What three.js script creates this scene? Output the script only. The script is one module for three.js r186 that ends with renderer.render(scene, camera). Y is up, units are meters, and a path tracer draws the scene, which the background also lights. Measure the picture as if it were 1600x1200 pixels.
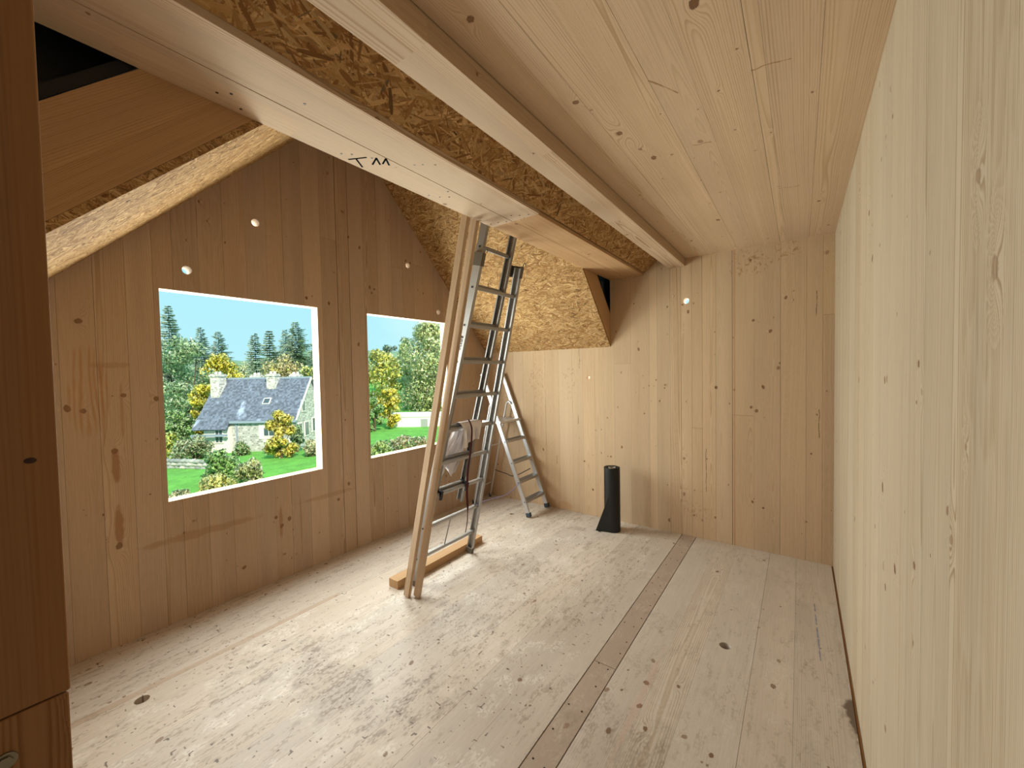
import * as THREE from 'three';
import { mergeGeometries } from 'three/addons/utils/BufferGeometryUtils.js';
import { RoundedBoxGeometry } from 'three/addons/geometries/RoundedBoxGeometry.js';
import { TextGeometry } from 'three/addons/geometries/TextGeometry.js';
import { FontLoader } from 'three/addons/loaders/FontLoader.js';
import { RectAreaLightUniformsLib } from 'three/addons/lights/RectAreaLightUniformsLib.js';

// ---------------------------------------------------------------- camera, sky, sun, daylight, exposure
const scene = new THREE.Scene();
const renderer = new THREE.WebGLRenderer();
renderer.toneMapping = THREE.LinearToneMapping;
renderer.toneMappingExposure = 1.0;
renderer.shadowMap.enabled = true;
RectAreaLightUniformsLib.init();

const FOCAL = 624.87;
const camera = new THREE.PerspectiveCamera(2 * Math.atan(600 / FOCAL) * 180 / Math.PI, 4 / 3, 0.05, 1000);
camera.rotation.order = 'YXZ';
camera.position.set(3.3044, 1.6, 4.033);
camera.rotation.set(-0.03131, 0.62452, -0.018695);
camera.updateMatrixWorld(true);

const W = 3.524, H = 2.632;             // inner width (x) and flat ceiling height
const WALL = 0.10;                      // wall thickness
const WIN1 = { z0: 2.235, z1: 3.263, y0: 0.80, y1: 2.17 };
const WIN2 = { z0: 0.722, z1: 1.760, y0: 0.80, y1: 2.17 };
const SKY_LEVEL = 0.95, SUN_LEVEL = 6, DAYLIGHT = 17.5;

// seeded random numbers and value noise
function rng(seed) { let s = seed >>> 0; return () => { s = (s + 0x6D2B79F5) | 0; let t = Math.imul(s ^ (s >>> 15), 1 | s); t = (t + Math.imul(t ^ (t >>> 7), 61 | t)) ^ t; return ((t ^ (t >>> 14)) >>> 0) / 4294967296; }; }
const TAB = new Float32Array(65536); { const r = rng(7); for (let i = 0; i < 65536; i++) TAB[i] = r(); }
function noise(x, y) {
  const xi = Math.floor(x), yi = Math.floor(y); let fx = x - xi, fy = y - yi;
  fx = fx * fx * (3 - 2 * fx); fy = fy * fy * (3 - 2 * fy);
  const a = (xi & 255), b = ((xi + 1) & 255), c = (yi & 255) << 8, d = ((yi + 1) & 255) << 8;
  const p = TAB[a | c], q = TAB[b | c], r = TAB[a | d], s = TAB[b | d];
  return p + (q - p) * fx + (r - p) * fy + (p - q - r + s) * fx * fy;
}
const fbm = (x, y) => 0.5 * noise(x * 0.8 + y * 0.6, y * 0.8 - x * 0.6) + 0.28 * noise(x * 1.0 - y * 1.8 + 17, y * 1.0 + x * 1.8 + 5) + 0.22 * noise(x * 3.9 + y * 1.9 + 3, y * 3.9 - x * 1.9 + 41);
const clamp = (x, a = 0, b = 1) => Math.min(b, Math.max(a, x));
const smooth = (a, b, x) => { const t = clamp((x - a) / (b - a)); return t * t * (3 - 2 * t); };

{ // sky: pale blue with thin high cloud, the same all round
  const w = 512, h = 256, d = new Float32Array(w * h * 4);
  for (let j = 0; j < h; j++) {
    const el = ((j + 0.5) / h - 0.5) * Math.PI;
    for (let i = 0; i < w; i++) {
      const az = (i / w) * 2 * Math.PI;
      const e = Math.max(0, Math.sin(el));
      const cx = Math.cos(az) * (0.6 + Math.cos(el)) * 3 + 20, cy = Math.sin(az) * (0.6 + Math.cos(el)) * 3 + 20;
      const c = smooth(0.35, 0.75, fbm(cx, cy + e * 9));
      const k = (j * w + i) * 4, low = Math.pow(1 - e, 3);
      const base = [0.42 + 0.12 * low, 0.92 + 0.03 * low, 1.04];
      const cl = [0.66, 1.03, 1.06];
      for (let n = 0; n < 3; n++) d[k + n] = SKY_LEVEL * (base[n] + (cl[n] - base[n]) * c * 0.7);
      d[k + 3] = 1;
    }
  }
  const t = new THREE.DataTexture(d, w, h, THREE.RGBAFormat, THREE.FloatType);
  t.mapping = THREE.EquirectangularReflectionMapping; t.magFilter = THREE.LinearFilter; t.needsUpdate = true;
  scene.background = t;
}
const sun = new THREE.DirectionalLight(0xfff0d8, SUN_LEVEL);
sun.position.set(60, 62, 34); sun.target.position.set(-30, -4, 0);
sun.castShadow = true; sun.shadow.mapSize.set(2048, 2048); sun.shadow.radius = 2;
Object.assign(sun.shadow.camera, { left: -90, right: 90, top: 90, bottom: -90, near: 1, far: 300 });
scene.add(sun, sun.target);
// daylight standing in the two unglazed window openings
for (const q of [WIN1, WIN2]) {
  const l = new THREE.RectAreaLight(0xf6fcf6, DAYLIGHT, q.z1 - q.z0, q.y1 - q.y0);
  l.name = 'window_daylight';
  l.position.set(-WALL - 0.14, (q.y0 + q.y1) / 2, (q.z0 + q.z1) / 2);
  l.lookAt(5, (q.y0 + q.y1) / 2 - 0.9, (q.z0 + q.z1) / 2);
  scene.add(l);
}

// and in the six drilled lifting holes
const GABLE_HOLES = [[2.746, 2.687], [2.313, 3.114], [2.717, 1.258], [2.281, 0.839]], BACK_HOLES = [[2.433, 2.233, 0.027], [1.425, 1.518, 0.021]];
for (const [y, z] of GABLE_HOLES) { const l = new THREE.RectAreaLight(0xf6fcf6, DAYLIGHT, 0.06, 0.06); l.name = 'hole_daylight'; l.position.set(-WALL - 0.01, y, z); l.lookAt(5, y, z); scene.add(l); }
for (const [x, y] of BACK_HOLES) { const l = new THREE.RectAreaLight(0xf6fcf6, DAYLIGHT, 0.06, 0.06); l.name = 'hole_daylight'; l.position.set(x, y, -WALL - 0.01); l.lookAt(x, y, 5); scene.add(l); }

// ---------------------------------------------------------------- helpers
const used = {};
function numbered(n) { used[n] = (used[n] ?? -1) + 1; return used[n] ? `${n}_${String(used[n]).padStart(3, '0')}` : n; }
function tag(o, label, category, group, kind) {
  o.userData.label = label; o.userData.category = category;
  if (group) o.userData.group = group;
  if (kind) o.userData.kind = kind;
  return o;
}
function thing(name, label, category, [x, y, z] = [0, 0, 0], opts = {}) {
  const g = new THREE.Group(); g.name = numbered(name); g.position.set(x, y, z); scene.add(g);
  return tag(g, label, category, opts.group, opts.kind);
}
function part(name, geo, mat, parent) {
  const m = new THREE.Mesh(Array.isArray(geo) ? mergeGeometries(geo.map(plain)) : geo, mat);
  m.name = name; m.castShadow = m.receiveShadow = true; parent.add(m); return m;
}
function solo(name, geo, mat, label, category, opts = {}) {
  const m = part(numbered(name), geo, mat, scene); return tag(m, label, category, opts.group, opts.kind);
}
function plain(g) { g = g.index ? g.toNonIndexed() : g; for (const k of Object.keys(g.attributes)) if (!['position', 'normal', 'uv'].includes(k)) g.deleteAttribute(k); if (!g.attributes.uv) g.setAttribute('uv', new THREE.BufferAttribute(new Float32Array(g.attributes.position.count * 2), 2)); return g; }
const V = (x, y, z) => new THREE.Vector3(x, y, z);
function box(x0, x1, y0, y1, z0, z1) { const g = new THREE.BoxGeometry(x1 - x0, y1 - y0, z1 - z0); g.translate((x0 + x1) / 2, (y0 + y1) / 2, (z0 + z1) / 2); return g; }
// box with wood uv in the general timber sheet; axis = the way the grain runs
const GEN = { w: 1.2, l: 4 };
let uvSeed = rng(99);
function timberUV(g, axis, offU = uvSeed(), offV = uvSeed()) {
  g = plain(g); const p = g.attributes.position, n = g.attributes.normal, uv = g.attributes.uv;
  for (let i = 0; i < p.count; i++) {
    const c = [p.getX(i), p.getY(i), p.getZ(i)], m = [Math.abs(n.getX(i)), Math.abs(n.getY(i)), Math.abs(n.getZ(i))];
    const face = m.indexOf(Math.max(...m));
    let across = [0, 1, 2].filter((k) => k !== axis && k !== face);
    const a = across[0] ?? ((axis + 1) % 3);
    const along = face === axis ? [0, 1, 2].filter((k) => k !== axis && k !== a)[0] : axis;
    uv.setXY(i, c[a] / GEN.w + offU, c[along] / GEN.l + offV);
  }
  return g;
}
const timber = (x0, x1, y0, y1, z0, z1, axis) => timberUV(box(x0, x1, y0, y1, z0, z1), axis);
function prism(pts, depth, place) { // pts in a plane, extruded by depth, then placed by a matrix
  const s = new THREE.Shape(pts.map((p) => new THREE.Vector2(p[0], p[1])));
  const g = new THREE.ExtrudeGeometry(s, { depth, bevelEnabled: false });
  if (place) g.applyMatrix4(place);
  return g;
}
function tube(points, r, seg = 24, rad = 8) { return new THREE.TubeGeometry(new THREE.CatmullRomCurve3(points), seg, r, rad, false); }
function bar(a, b, r0, r1 = r0, rad = 10) {
  const d = b.clone().sub(a), g = new THREE.CylinderGeometry(r1, r0, d.length(), rad);
  g.applyQuaternion(new THREE.Quaternion().setFromUnitVectors(V(0, 1, 0), d.clone().normalize()));
  g.translate((a.x + b.x) / 2, (a.y + b.y) / 2, (a.z + b.z) / 2); return g;
}
function tex(w, h, data, srgb = true, wrap = THREE.ClampToEdgeWrapping) {
  const t = new THREE.DataTexture(data, w, h, THREE.RGBAFormat); t.magFilter = THREE.LinearFilter; t.minFilter = THREE.LinearMipmapLinearFilter;
  t.wrapS = t.wrapT = wrap; if (srgb) t.colorSpace = THREE.SRGBColorSpace; t.generateMipmaps = true; t.needsUpdate = true; return t;
}

// ---------------------------------------------------------------- spruce: boards with growth rings, knots, streaks
const SPRUCE = [184, 160, 136];
function woodSheet(w, h, A, L, edges, o = {}) {
  const rnd = rng(o.seed ?? 1), data = new Uint8Array(w * h * 4), disp = new Float32Array(w * h), mark = new Float32Array(w * h), rim = new Float32Array(w * h);
  const base = o.base ?? SPRUCE, con = o.contrast ?? 1;
  const nb = edges.length - 1, segs = [];
  for (let b = 0; b < nb; b++) {
    const list = []; let l = o.l0 ?? 0; l -= rnd() * 2;
    const l1 = (o.l0 ?? 0) + L;
    while (l < l1) {
      const len = o.whole ? 20 : 2.6 + rnd() * 4, wide = edges[b + 1] - edges[b];
      list.push({ l0: l, l1: l + len, tone: (rnd() - 0.5) * (o.tone ?? 0.055), hue: (rnd() - 0.5) * (o.hue ?? 0.03), pith: (edges[b] + edges[b + 1]) / 2 + (rnd() - 0.5) * wide * 1.6, deep: 0.008 + rnd() * 0.05, sp: 0.0035 + rnd() * 0.005, con: 0.35 + rnd() * rnd() * 1.5, ph: rnd() * 100 });
      l += len;
    }
    segs.push(list);
  }
  const sx = w / A, sy = h / L, L0 = o.l0 ?? 0, A0 = o.a0 ?? 0;
  const knots = [...(o.knots ?? [])];
  const area = A * L; for (let i = 0; i < area * (o.knotDensity ?? 9); i++) {
    const big = rnd(); knots.push([A0 + rnd() * A, L0 + rnd() * L, 0.0025 + (big > 0.55 ? rnd() * 0.009 : rnd() * 0.003), 0.35 + rnd() * 0.65]);
  }
  for (const [ka, kl, r0, dark = 0.8] of knots) {
    const r = r0 > 0.011 ? 0.011 + (r0 - 0.011) * 0.35 : r0;
    const ra = r * 5, rl = r * 14, i0 = Math.max(0, Math.floor((ka - A0 - ra) * sx)), i1 = Math.min(w - 1, Math.ceil((ka - A0 + ra) * sx)), j0 = Math.max(0, Math.floor((kl - L0 - rl) * sy)), j1 = Math.min(h - 1, Math.ceil((kl - L0 + rl) * sy));
    const tilt = (rnd() - 0.5) * 1.2, el = 0.9 + rnd() * 0.7;
    for (let j = j0; j <= j1; j++) for (let i = i0; i <= i1; i++) {
      const a = (i + 0.5) / sx + A0 - ka, l = (j + 0.5) / sy + L0 - kl, k = j * w + i;
      disp[k] += r * 2.6 * Math.exp(-((a * a) / (5 * r * r) + (l * l) / (34 * r * r)));
      const x = a + l * tilt * 0.4, d = Math.sqrt(x * x + (l / el) * (l / el)) / r;
      const e = d + (noise(i * 0.4, j * 0.4) - 0.5) * 0.35;
      if (e < 1.35) { mark[k] = Math.max(mark[k], (1 - smooth(0.6, 1.25, e)) * dark); rim[k] = Math.max(rim[k], dark * Math.exp(-((e - 0.9) * (e - 0.9)) / 0.03)); }
    }
  }
  let b = 0;
  const colB = new Int16Array(w);
  for (let i = 0; i < w; i++) { const a = (i + 0.5) / sx + A0; b = 0; while (b < nb - 1 && a >= edges[b + 1]) b++; colB[i] = b; }
  const rgb = [0, 0, 0];
  for (let j = 0; j < h; j++) {
    const l = (j + 0.5) / sy + L0;
    const cur = segs.map((list) => { let s = list[0]; for (const q of list) if (l >= q.l0) s = q; return s; });
    const wob = cur.map((s) => [noise(l * 0.7 + s.ph, 3.3) * 0.05, s.deep * (0.4 + 1.2 * noise(l * 0.5 + s.ph, 9.1))]);
    for (let i = 0; i < w; i++) {
      const a = (i + 0.5) / sx + A0, bi = colB[i], s = cur[bi], k = j * w + i;
      const da = a - s.pith + wob[bi][0] - 0.025;
      const rc = Math.sqrt(da * da + wob[bi][1] * wob[bi][1]) + disp[k] + noise(a * 25 + s.ph, l * 2.2) * 0.006;
      const f = rc / s.sp, fr = f - Math.floor(f), vary = 0.4 + 1.2 * TAB[(Math.floor(f) * 131 + bi * 977) & 65535];
      const late = smooth(0.35, 0.9, fr) * (1 - smooth(0.92, 1, fr)) * vary * s.con * con;
      const fib = noise(a * 900 + bi * 31, l * 14) - 0.5, broad = noise(a * 14 + s.ph, l * 1.3) - 0.5;
      let t = 1 + s.tone + 0.05 * fib + 0.05 * broad - 0.095 * late;
      const warm = late * 0.05 + s.hue;
      rgb[0] = base[0] * t * (1 + warm * 0.3); rgb[1] = base[1] * t * (1 - warm * 0.25); rgb[2] = base[2] * t * (1 - warm * 1.1);
      const m = mark[k], q = rim[k];
      if (m > 0) { const v = m * 0.85; rgb[0] += (112 - rgb[0]) * v; rgb[1] += (78 - rgb[1]) * v; rgb[2] += (52 - rgb[2]) * v; }
      if (q > 0) { const v = q * 0.45; rgb[0] += (70 - rgb[0]) * v; rgb[1] += (44 - rgb[1]) * v; rgb[2] += (28 - rgb[2]) * v; }
      if (l - s.l0 < 0.0022 && o.butt !== false) { rgb[0] *= 0.78; rgb[1] *= 0.74; rgb[2] *= 0.68; }
      if (o.paint) o.paint(a, l, rgb);
      data[k * 4] = clamp(rgb[0], 0, 255); data[k * 4 + 1] = clamp(rgb[1], 0, 255); data[k * 4 + 2] = clamp(rgb[2], 0, 255); data[k * 4 + 3] = 255;
    }
  }
  return tex(w, h, data, true, o.wrap ?? THREE.ClampToEdgeWrapping);
}
// a stain with a ragged outline: share 0..1 of the stain at that point
function blot(a, l, ca, cl, ra, rl, f = 30, rag = 0.9) { const x = (a - ca) / ra, y = (l - cl) / rl, d2 = x * x + y * y; if (d2 > 4) return 0; return 1 - smooth(0.6, 1.0, Math.sqrt(d2) + (fbm(a * f, l * f) - 0.5) * rag); }
function mixTo(rgb, c, v) { rgb[0] += (c[0] - rgb[0]) * v; rgb[1] += (c[1] - rgb[1]) * v; rgb[2] += (c[2] - rgb[2]) * v; }
// a line stroke in sheet coordinates
function stroke(a, l, a0, l0, a1, l1, half) { const dx = a1 - a0, dy = l1 - l0, t = clamp(((a - a0) * dx + (l - l0) * dy) / (dx * dx + dy * dy)); const x = a - a0 - dx * t, y = l - l0 - dy * t; return x * x + y * y < half * half; }
function splits(from, to, seed, fixed = [], lo = 0.11, hi = 0.2) { // board edges from..to, going through the fixed ones
  const r = rng(seed), out = [from], stops = [...fixed.filter((f) => f > from && f < to), to].sort((a, b) => a - b);
  for (const s of stops) { let at = out[out.length - 1]; while (s - at > hi) { const left = s - at, n = Math.max(2, Math.round(left / ((lo + hi) / 2))); const step = left / n * (0.82 + r() * 0.36); at += step; out.push(at); } out.push(s); }
  return out;
}
function clipStrip(poly, a0, a1) { // convex polygon cut to a0 <= a <= a1
  const cut = (p, keep, at) => { const out = []; for (let i = 0; i < p.length; i++) { const c = p[i], n = p[(i + 1) % p.length], kc = keep(c), kn = keep(n); if (kc) out.push(c); if (kc !== kn) { const t = (at - c[0]) / (n[0] - c[0]); out.push([at, c[1] + (n[1] - c[1]) * t]); } } return out; };
  let p = cut(poly, (q) => q[0] >= a0 - 1e-9, a0); if (p.length) p = cut(p, (q) => q[0] <= a1 + 1e-9, a1); return p;
}
function clipB(poly, b0, b1) { return clipStrip(poly.map(([x, y]) => [y, x]), b0, b1).map(([x, y]) => [y, x]); }
// a wall, floor or ceiling of boards: convex outlines in (a, b), boards run along b; u, v, n = axes of a, b and the inner face
function boarded(name, label, category, f) {
  const root = thing(name, label, category, [0, 0, 0], { kind: 'structure' });
  const M = new THREE.Matrix4().makeBasis(f.u, f.v, f.n).setPosition(f.o);
  const rects = f.rects ?? [], circles = f.circles ?? [], r = rng(f.seed);
  const uvOf = (g) => { const p = g.attributes.position, uv = g.attributes.uv; for (let i = 0; i < p.count; i++) uv.setXY(i, (p.getX(i) - f.sheet.a0) / f.sheet.A, (p.getY(i) - f.sheet.l0) / f.sheet.L); return g; };
  for (let k = 0; k < f.edges.length - 1; k++) {
    const wideGap = (f.wide ?? []).some((x) => Math.abs(x - f.edges[k]) < 1e-6), wideNext = (f.wide ?? []).some((x) => Math.abs(x - f.edges[k + 1]) < 1e-6);
    const a0 = f.edges[k] + (wideGap ? f.wideBy : 0.0003 + r() * r() * (f.gap ?? 0.0012)), a1 = f.edges[k + 1] - (wideNext ? f.wideBy : 0.0003);
    const cuts = [a0, a1]; for (const q of rects) for (const x of [q[0], q[2]]) if (x > a0 + 1e-4 && x < a1 - 1e-4) cuts.push(x);
    cuts.sort((x, y) => x - y);
    const geos = [], lift = (r() - 0.5) * (f.uneven ?? 0.0006);
    for (let c = 0; c < cuts.length - 1; c++) for (const outline of f.outlines) {
      let pieces = [clipStrip(outline, cuts[c], cuts[c + 1])];
      const mid = (cuts[c] + cuts[c + 1]) / 2;
      for (const q of rects) if (mid > q[0] && mid < q[2]) pieces = pieces.flatMap((p) => (p.length > 2 ? [clipB(p, -99, q[1]), clipB(p, q[3], 99)] : []));
      for (const p of pieces) {
        if (p.length < 3) continue;
        const s = new THREE.Shape(p.map((q) => new THREE.Vector2(q[0], q[1])));
        const bs = p.map((q) => q[1]), b0 = Math.min(...bs), b1 = Math.max(...bs);
        for (const [x, y, rad] of circles) if (x - rad > cuts[c] && x + rad < cuts[c + 1] && y - rad > b0 && y + rad < b1) { const h = new THREE.Path(); h.absarc(x, y, rad, 0, Math.PI * 2, true); s.holes.push(h); }
        const g = new THREE.ExtrudeGeometry(s, { depth: f.t, bevelEnabled: false, curveSegments: 18 });
        g.translate(0, 0, -f.t + lift); geos.push(plain(uvOf(g)));
      }
    }
    if (!geos.length) continue;
    const g = geos.length > 1 ? mergeGeometries(geos) : geos[0]; g.applyMatrix4(M);
    part(k ? `plank_${String(k).padStart(3, '0')}` : 'plank', g, f.mat, root);
  }
  if (f.core) {
    const geos = f.outlines.map((outline) => {
      const s = new THREE.Shape(outline.map((q) => new THREE.Vector2(q[0], q[1])));
      if (f.coreHoles !== false) {
        for (const q of rects) { const h = new THREE.Path(); h.moveTo(q[0], q[1]); h.lineTo(q[0], q[3]); h.lineTo(q[2], q[3]); h.lineTo(q[2], q[1]); h.closePath(); s.holes.push(h); }
        const as = outline.map((q) => q[0]), bs = outline.map((q) => q[1]);
        for (const [x, y, rad] of circles) if (x > Math.min(...as) && x < Math.max(...as) && y > Math.min(...bs) && y < Math.max(...bs)) { const h = new THREE.Path(); h.absarc(x, y, rad, 0, Math.PI * 2, true); s.holes.push(h); }
      }
      const g = new THREE.ExtrudeGeometry(s, { depth: f.core, bevelEnabled: false, curveSegments: 18 }); g.translate(0, 0, -f.t - f.core - 0.001);
      return plain(uvOf(g));
    });
    const g = geos.length > 1 ? mergeGeometries(geos) : geos[0]; g.applyMatrix4(M);
    part('panel_core', g, f.coreMat ?? f.mat, root);
  }
  return root;
}
const wood = (map, extra = {}) => new THREE.MeshPhysicalMaterial({ map, roughness: 0.8, specularIntensity: 0.35, ...extra });
const flat = (c, rough = 0.8, extra = {}) => new THREE.MeshStandardMaterial({ color: c, roughness: rough, ...extra });

// general timber sheet (planks, beams, battens, rafters)
const genEdges = Array.from({ length: 9 }, (_, i) => i * 0.15);
const genTex = woodSheet(1024, 2048, GEN.w, GEN.l, genEdges, { seed: 31, wrap: THREE.RepeatWrapping, knotDensity: 12, butt: false, tone: 0.06, base: [198, 173, 147] });
const mTimber = wood(genTex), mPale = wood(genTex, { color: new THREE.Color(1.0, 1.0, 1.0) }), mHoney = wood(genTex, { color: new THREE.Color('#f2dfc4') }), mOld = wood(genTex, { color: new THREE.Color('#bfa383') });

// OSB: pressed strands
function osbSheet(n, size, seed) {
  const r = rng(seed), d = new Uint8Array(n * n * 4), hgt = new Uint8Array(n * n * 4), s = n / size;
  for (let i = 0; i < n * n; i++) { d[i * 4] = 146; d[i * 4 + 1] = 110; d[i * 4 + 2] = 70; d[i * 4 + 3] = 255; hgt[i * 4 + 3] = 255; }
  const pal = [[178, 144, 100], [166, 130, 86], [154, 118, 76], [190, 158, 114], [142, 106, 67], [170, 136, 94], [132, 95, 58]];
  for (let k = 0; k < 15000; k++) {
    const cx = r() * n, cy = r() * n, len = (0.03 + r() * 0.09) * s, wid = (0.003 + r() * r() * 0.022) * s, an = r() < 0.55 ? (r() - 0.5) * 1.5 : r() * Math.PI;
    const c = Math.cos(an), q = Math.sin(an), col = pal[Math.floor(r() * pal.length)], t = 0.9 + r() * 0.2, hh = 90 + r() * 165, R = Math.ceil(len / 2 + wid);
    const dark = r() < 0.02 ? 0.6 : 1;
    for (let y = -R; y <= R; y++) for (let x = -R; x <= R; x++) {
      const u = x * c + y * q, v = -x * q + y * c;
      if (Math.abs(u) > len / 2 || Math.abs(v) > wid / 2 * (1 - 0.5 * Math.pow(Math.abs(u) / (len / 2), 3))) continue;
      const p = (((Math.floor(cy + y) % n + n) % n) * n + ((Math.floor(cx + x) % n + n) % n)) * 4;
      const g = (t + (noise(v * 1.7 + k, u * 0.06) - 0.5) * 0.16) * dark;
      d[p] = clamp(col[0] * g, 0, 255); d[p + 1] = clamp(col[1] * g, 0, 255); d[p + 2] = clamp(col[2] * g, 0, 255);
      hgt[p] = hgt[p + 1] = hgt[p + 2] = hh;
    }
  }
  return [tex(n, n, d, true, THREE.RepeatWrapping), tex(n, n, hgt, false, THREE.RepeatWrapping)];
}
const [osbC, osbH] = osbSheet(1024, 1.25, 5);
const mOSB = new THREE.MeshPhysicalMaterial({ map: osbC, bumpMap: osbH, bumpScale: 0.0008, roughness: 0.9, specularIntensity: 0.2 });
function osbUV(g, fn) { g = plain(g); const p = g.attributes.position, uv = g.attributes.uv; for (let i = 0; i < p.count; i++) { const [a, b] = Math.abs(g.attributes.normal.getX(i)) > 0.9 ? [p.getZ(i) * 2.4, p.getY(i) * 2.4] : fn(p.getX(i), p.getY(i), p.getZ(i)); uv.setXY(i, a / 1.25, b / 1.25); } return g; }
const mOSBedge = new THREE.MeshStandardMaterial({ map: osbC, color: new THREE.Color('#b58a5c'), roughness: 0.85 });
const mMembrane = flat('#0b0d10', 0.55);
console.log('sheets ready');

// ---------------------------------------------------------------- the shell
const roofR = (z) => 1.84 + 1.07 * z, roofL = (z) => 5.868 - z, RIDGE_Z = (5.868 - 1.84) / 2.07, RIDGE_Y = roofL(RIDGE_Z);
// left gable wall, x = 0; a = -z
{
  const zJ = [1.93, 2.047];
  const holes = GABLE_HOLES.map(([y, z]) => [-z, y, 0.027]);
  let edges = splits(-4.14, 0.11, 11, zJ.map((z) => -z).concat([-3.42, -3.19, -3.05, -2.76, -2.62, -1.33, -1.19, -0.91, -0.77]));
  const sh = { a0: -4.15, l0: -0.05, A: 4.3, L: 4.1 };
  const t = woodSheet(2048, 2048, sh.A, sh.L, edges, {
    seed: 12, a0: sh.a0, l0: sh.l0, knotDensity: 11,
    knots: [[-3.50, 1.17, 0.02], [-3.50, 0.60, 0.02], [-3.62, 1.93, 0.022], [-3.62, 1.42, 0.02], [-3.68, 1.44, 0.018], [-3.45, 1.50, 0.015], [-2.58, 0.42, 0.016], [-2.62, 0.5, 0.012], [-2.52, 0.46, 0.014], [-2.85, 0.2, 0.015], [-3.3, 1.47, 0.014], [-2.1, 0.5, 0.012], [-1.72, 2.42, 0.014], [-1.67, 2.41, 0.012], [-1.70, 2.37, 0.01], [-1.285, 2.76, 0.009], [-1.225, 2.75, 0.009]],
    paint(a, l, c) {
      // dark heartwood streaks and a drip stain
      let v = Math.max(blot(a, l, -3.497, 0.72, 0.024, 0.14, 22, 0.5), blot(a, l, -3.497, 1.09, 0.022, 0.13, 22, 0.5), 0.8 * blot(a, l, -2.585, 0.45, 0.015, 0.15, 26, 0.5), 0.6 * blot(a, l, -2.43, 0.4, 0.008, 0.3, 26, 0.5), 0.5 * blot(a, l, -3.46, 1.4, 0.008, 0.2, 26, 0.5), 0.5 * blot(a, l, -3.54, 1.38, 0.008, 0.2, 26, 0.5));
      if (v > 0) mixTo(c, [140, 94, 62], v * 0.55);
      v = Math.max(blot(a, l, -3.08, 0.545, 0.36, 0.032, 14, 0.8), 0.7 * blot(a, l, -2.2, 0.56, 0.3, 0.022, 14, 0.8), 0.7 * blot(a, l, -3.5, 1.68, 0.1, 0.02, 26, 0.9));
      if (v > 0) mixTo(c, [150, 112, 80], v * 0.4);
      v = blot(a, l, -3.6, 1.55, 0.1, 0.3, 8, 0.5); if (v > 0) { const k = 0.5 + 0.5 * Math.sin((Math.abs(a + 3.6) * 260 + Math.sin(l * 6 + a * 20) * 2.2 + fbm(a * 20, l * 4) * 6)); mixTo(c, [168, 120, 82], v * 0.62 * k * k); }
    },
  });
  const m = wood(t);
  const zz = (z) => -z;
  boarded('wall_left', 'spruce gable wall of vertical boards with two square window openings', 'wall', {
    o: V(0, 0, 0), u: V(0, 0, -1), v: V(0, 1, 0), n: V(1, 0, 0), t: 0.03, core: WALL - 0.031, seed: 3, sheet: sh, edges, mat: m, gap: 0.0022, wide: zJ.map((z) => -z), wideBy: 0.0022,
    outlines: [[[zz(4.14), -0.17], [0.11, -0.17], [0.11, roofR(-0.11)], [zz(RIDGE_Z), RIDGE_Y], [zz(4.14), roofL(4.14)]]],
    rects: [WIN1, WIN2].map((q) => [-q.z1, q.y0, -q.z0, q.y1]), circles: holes,
  });
}
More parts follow.
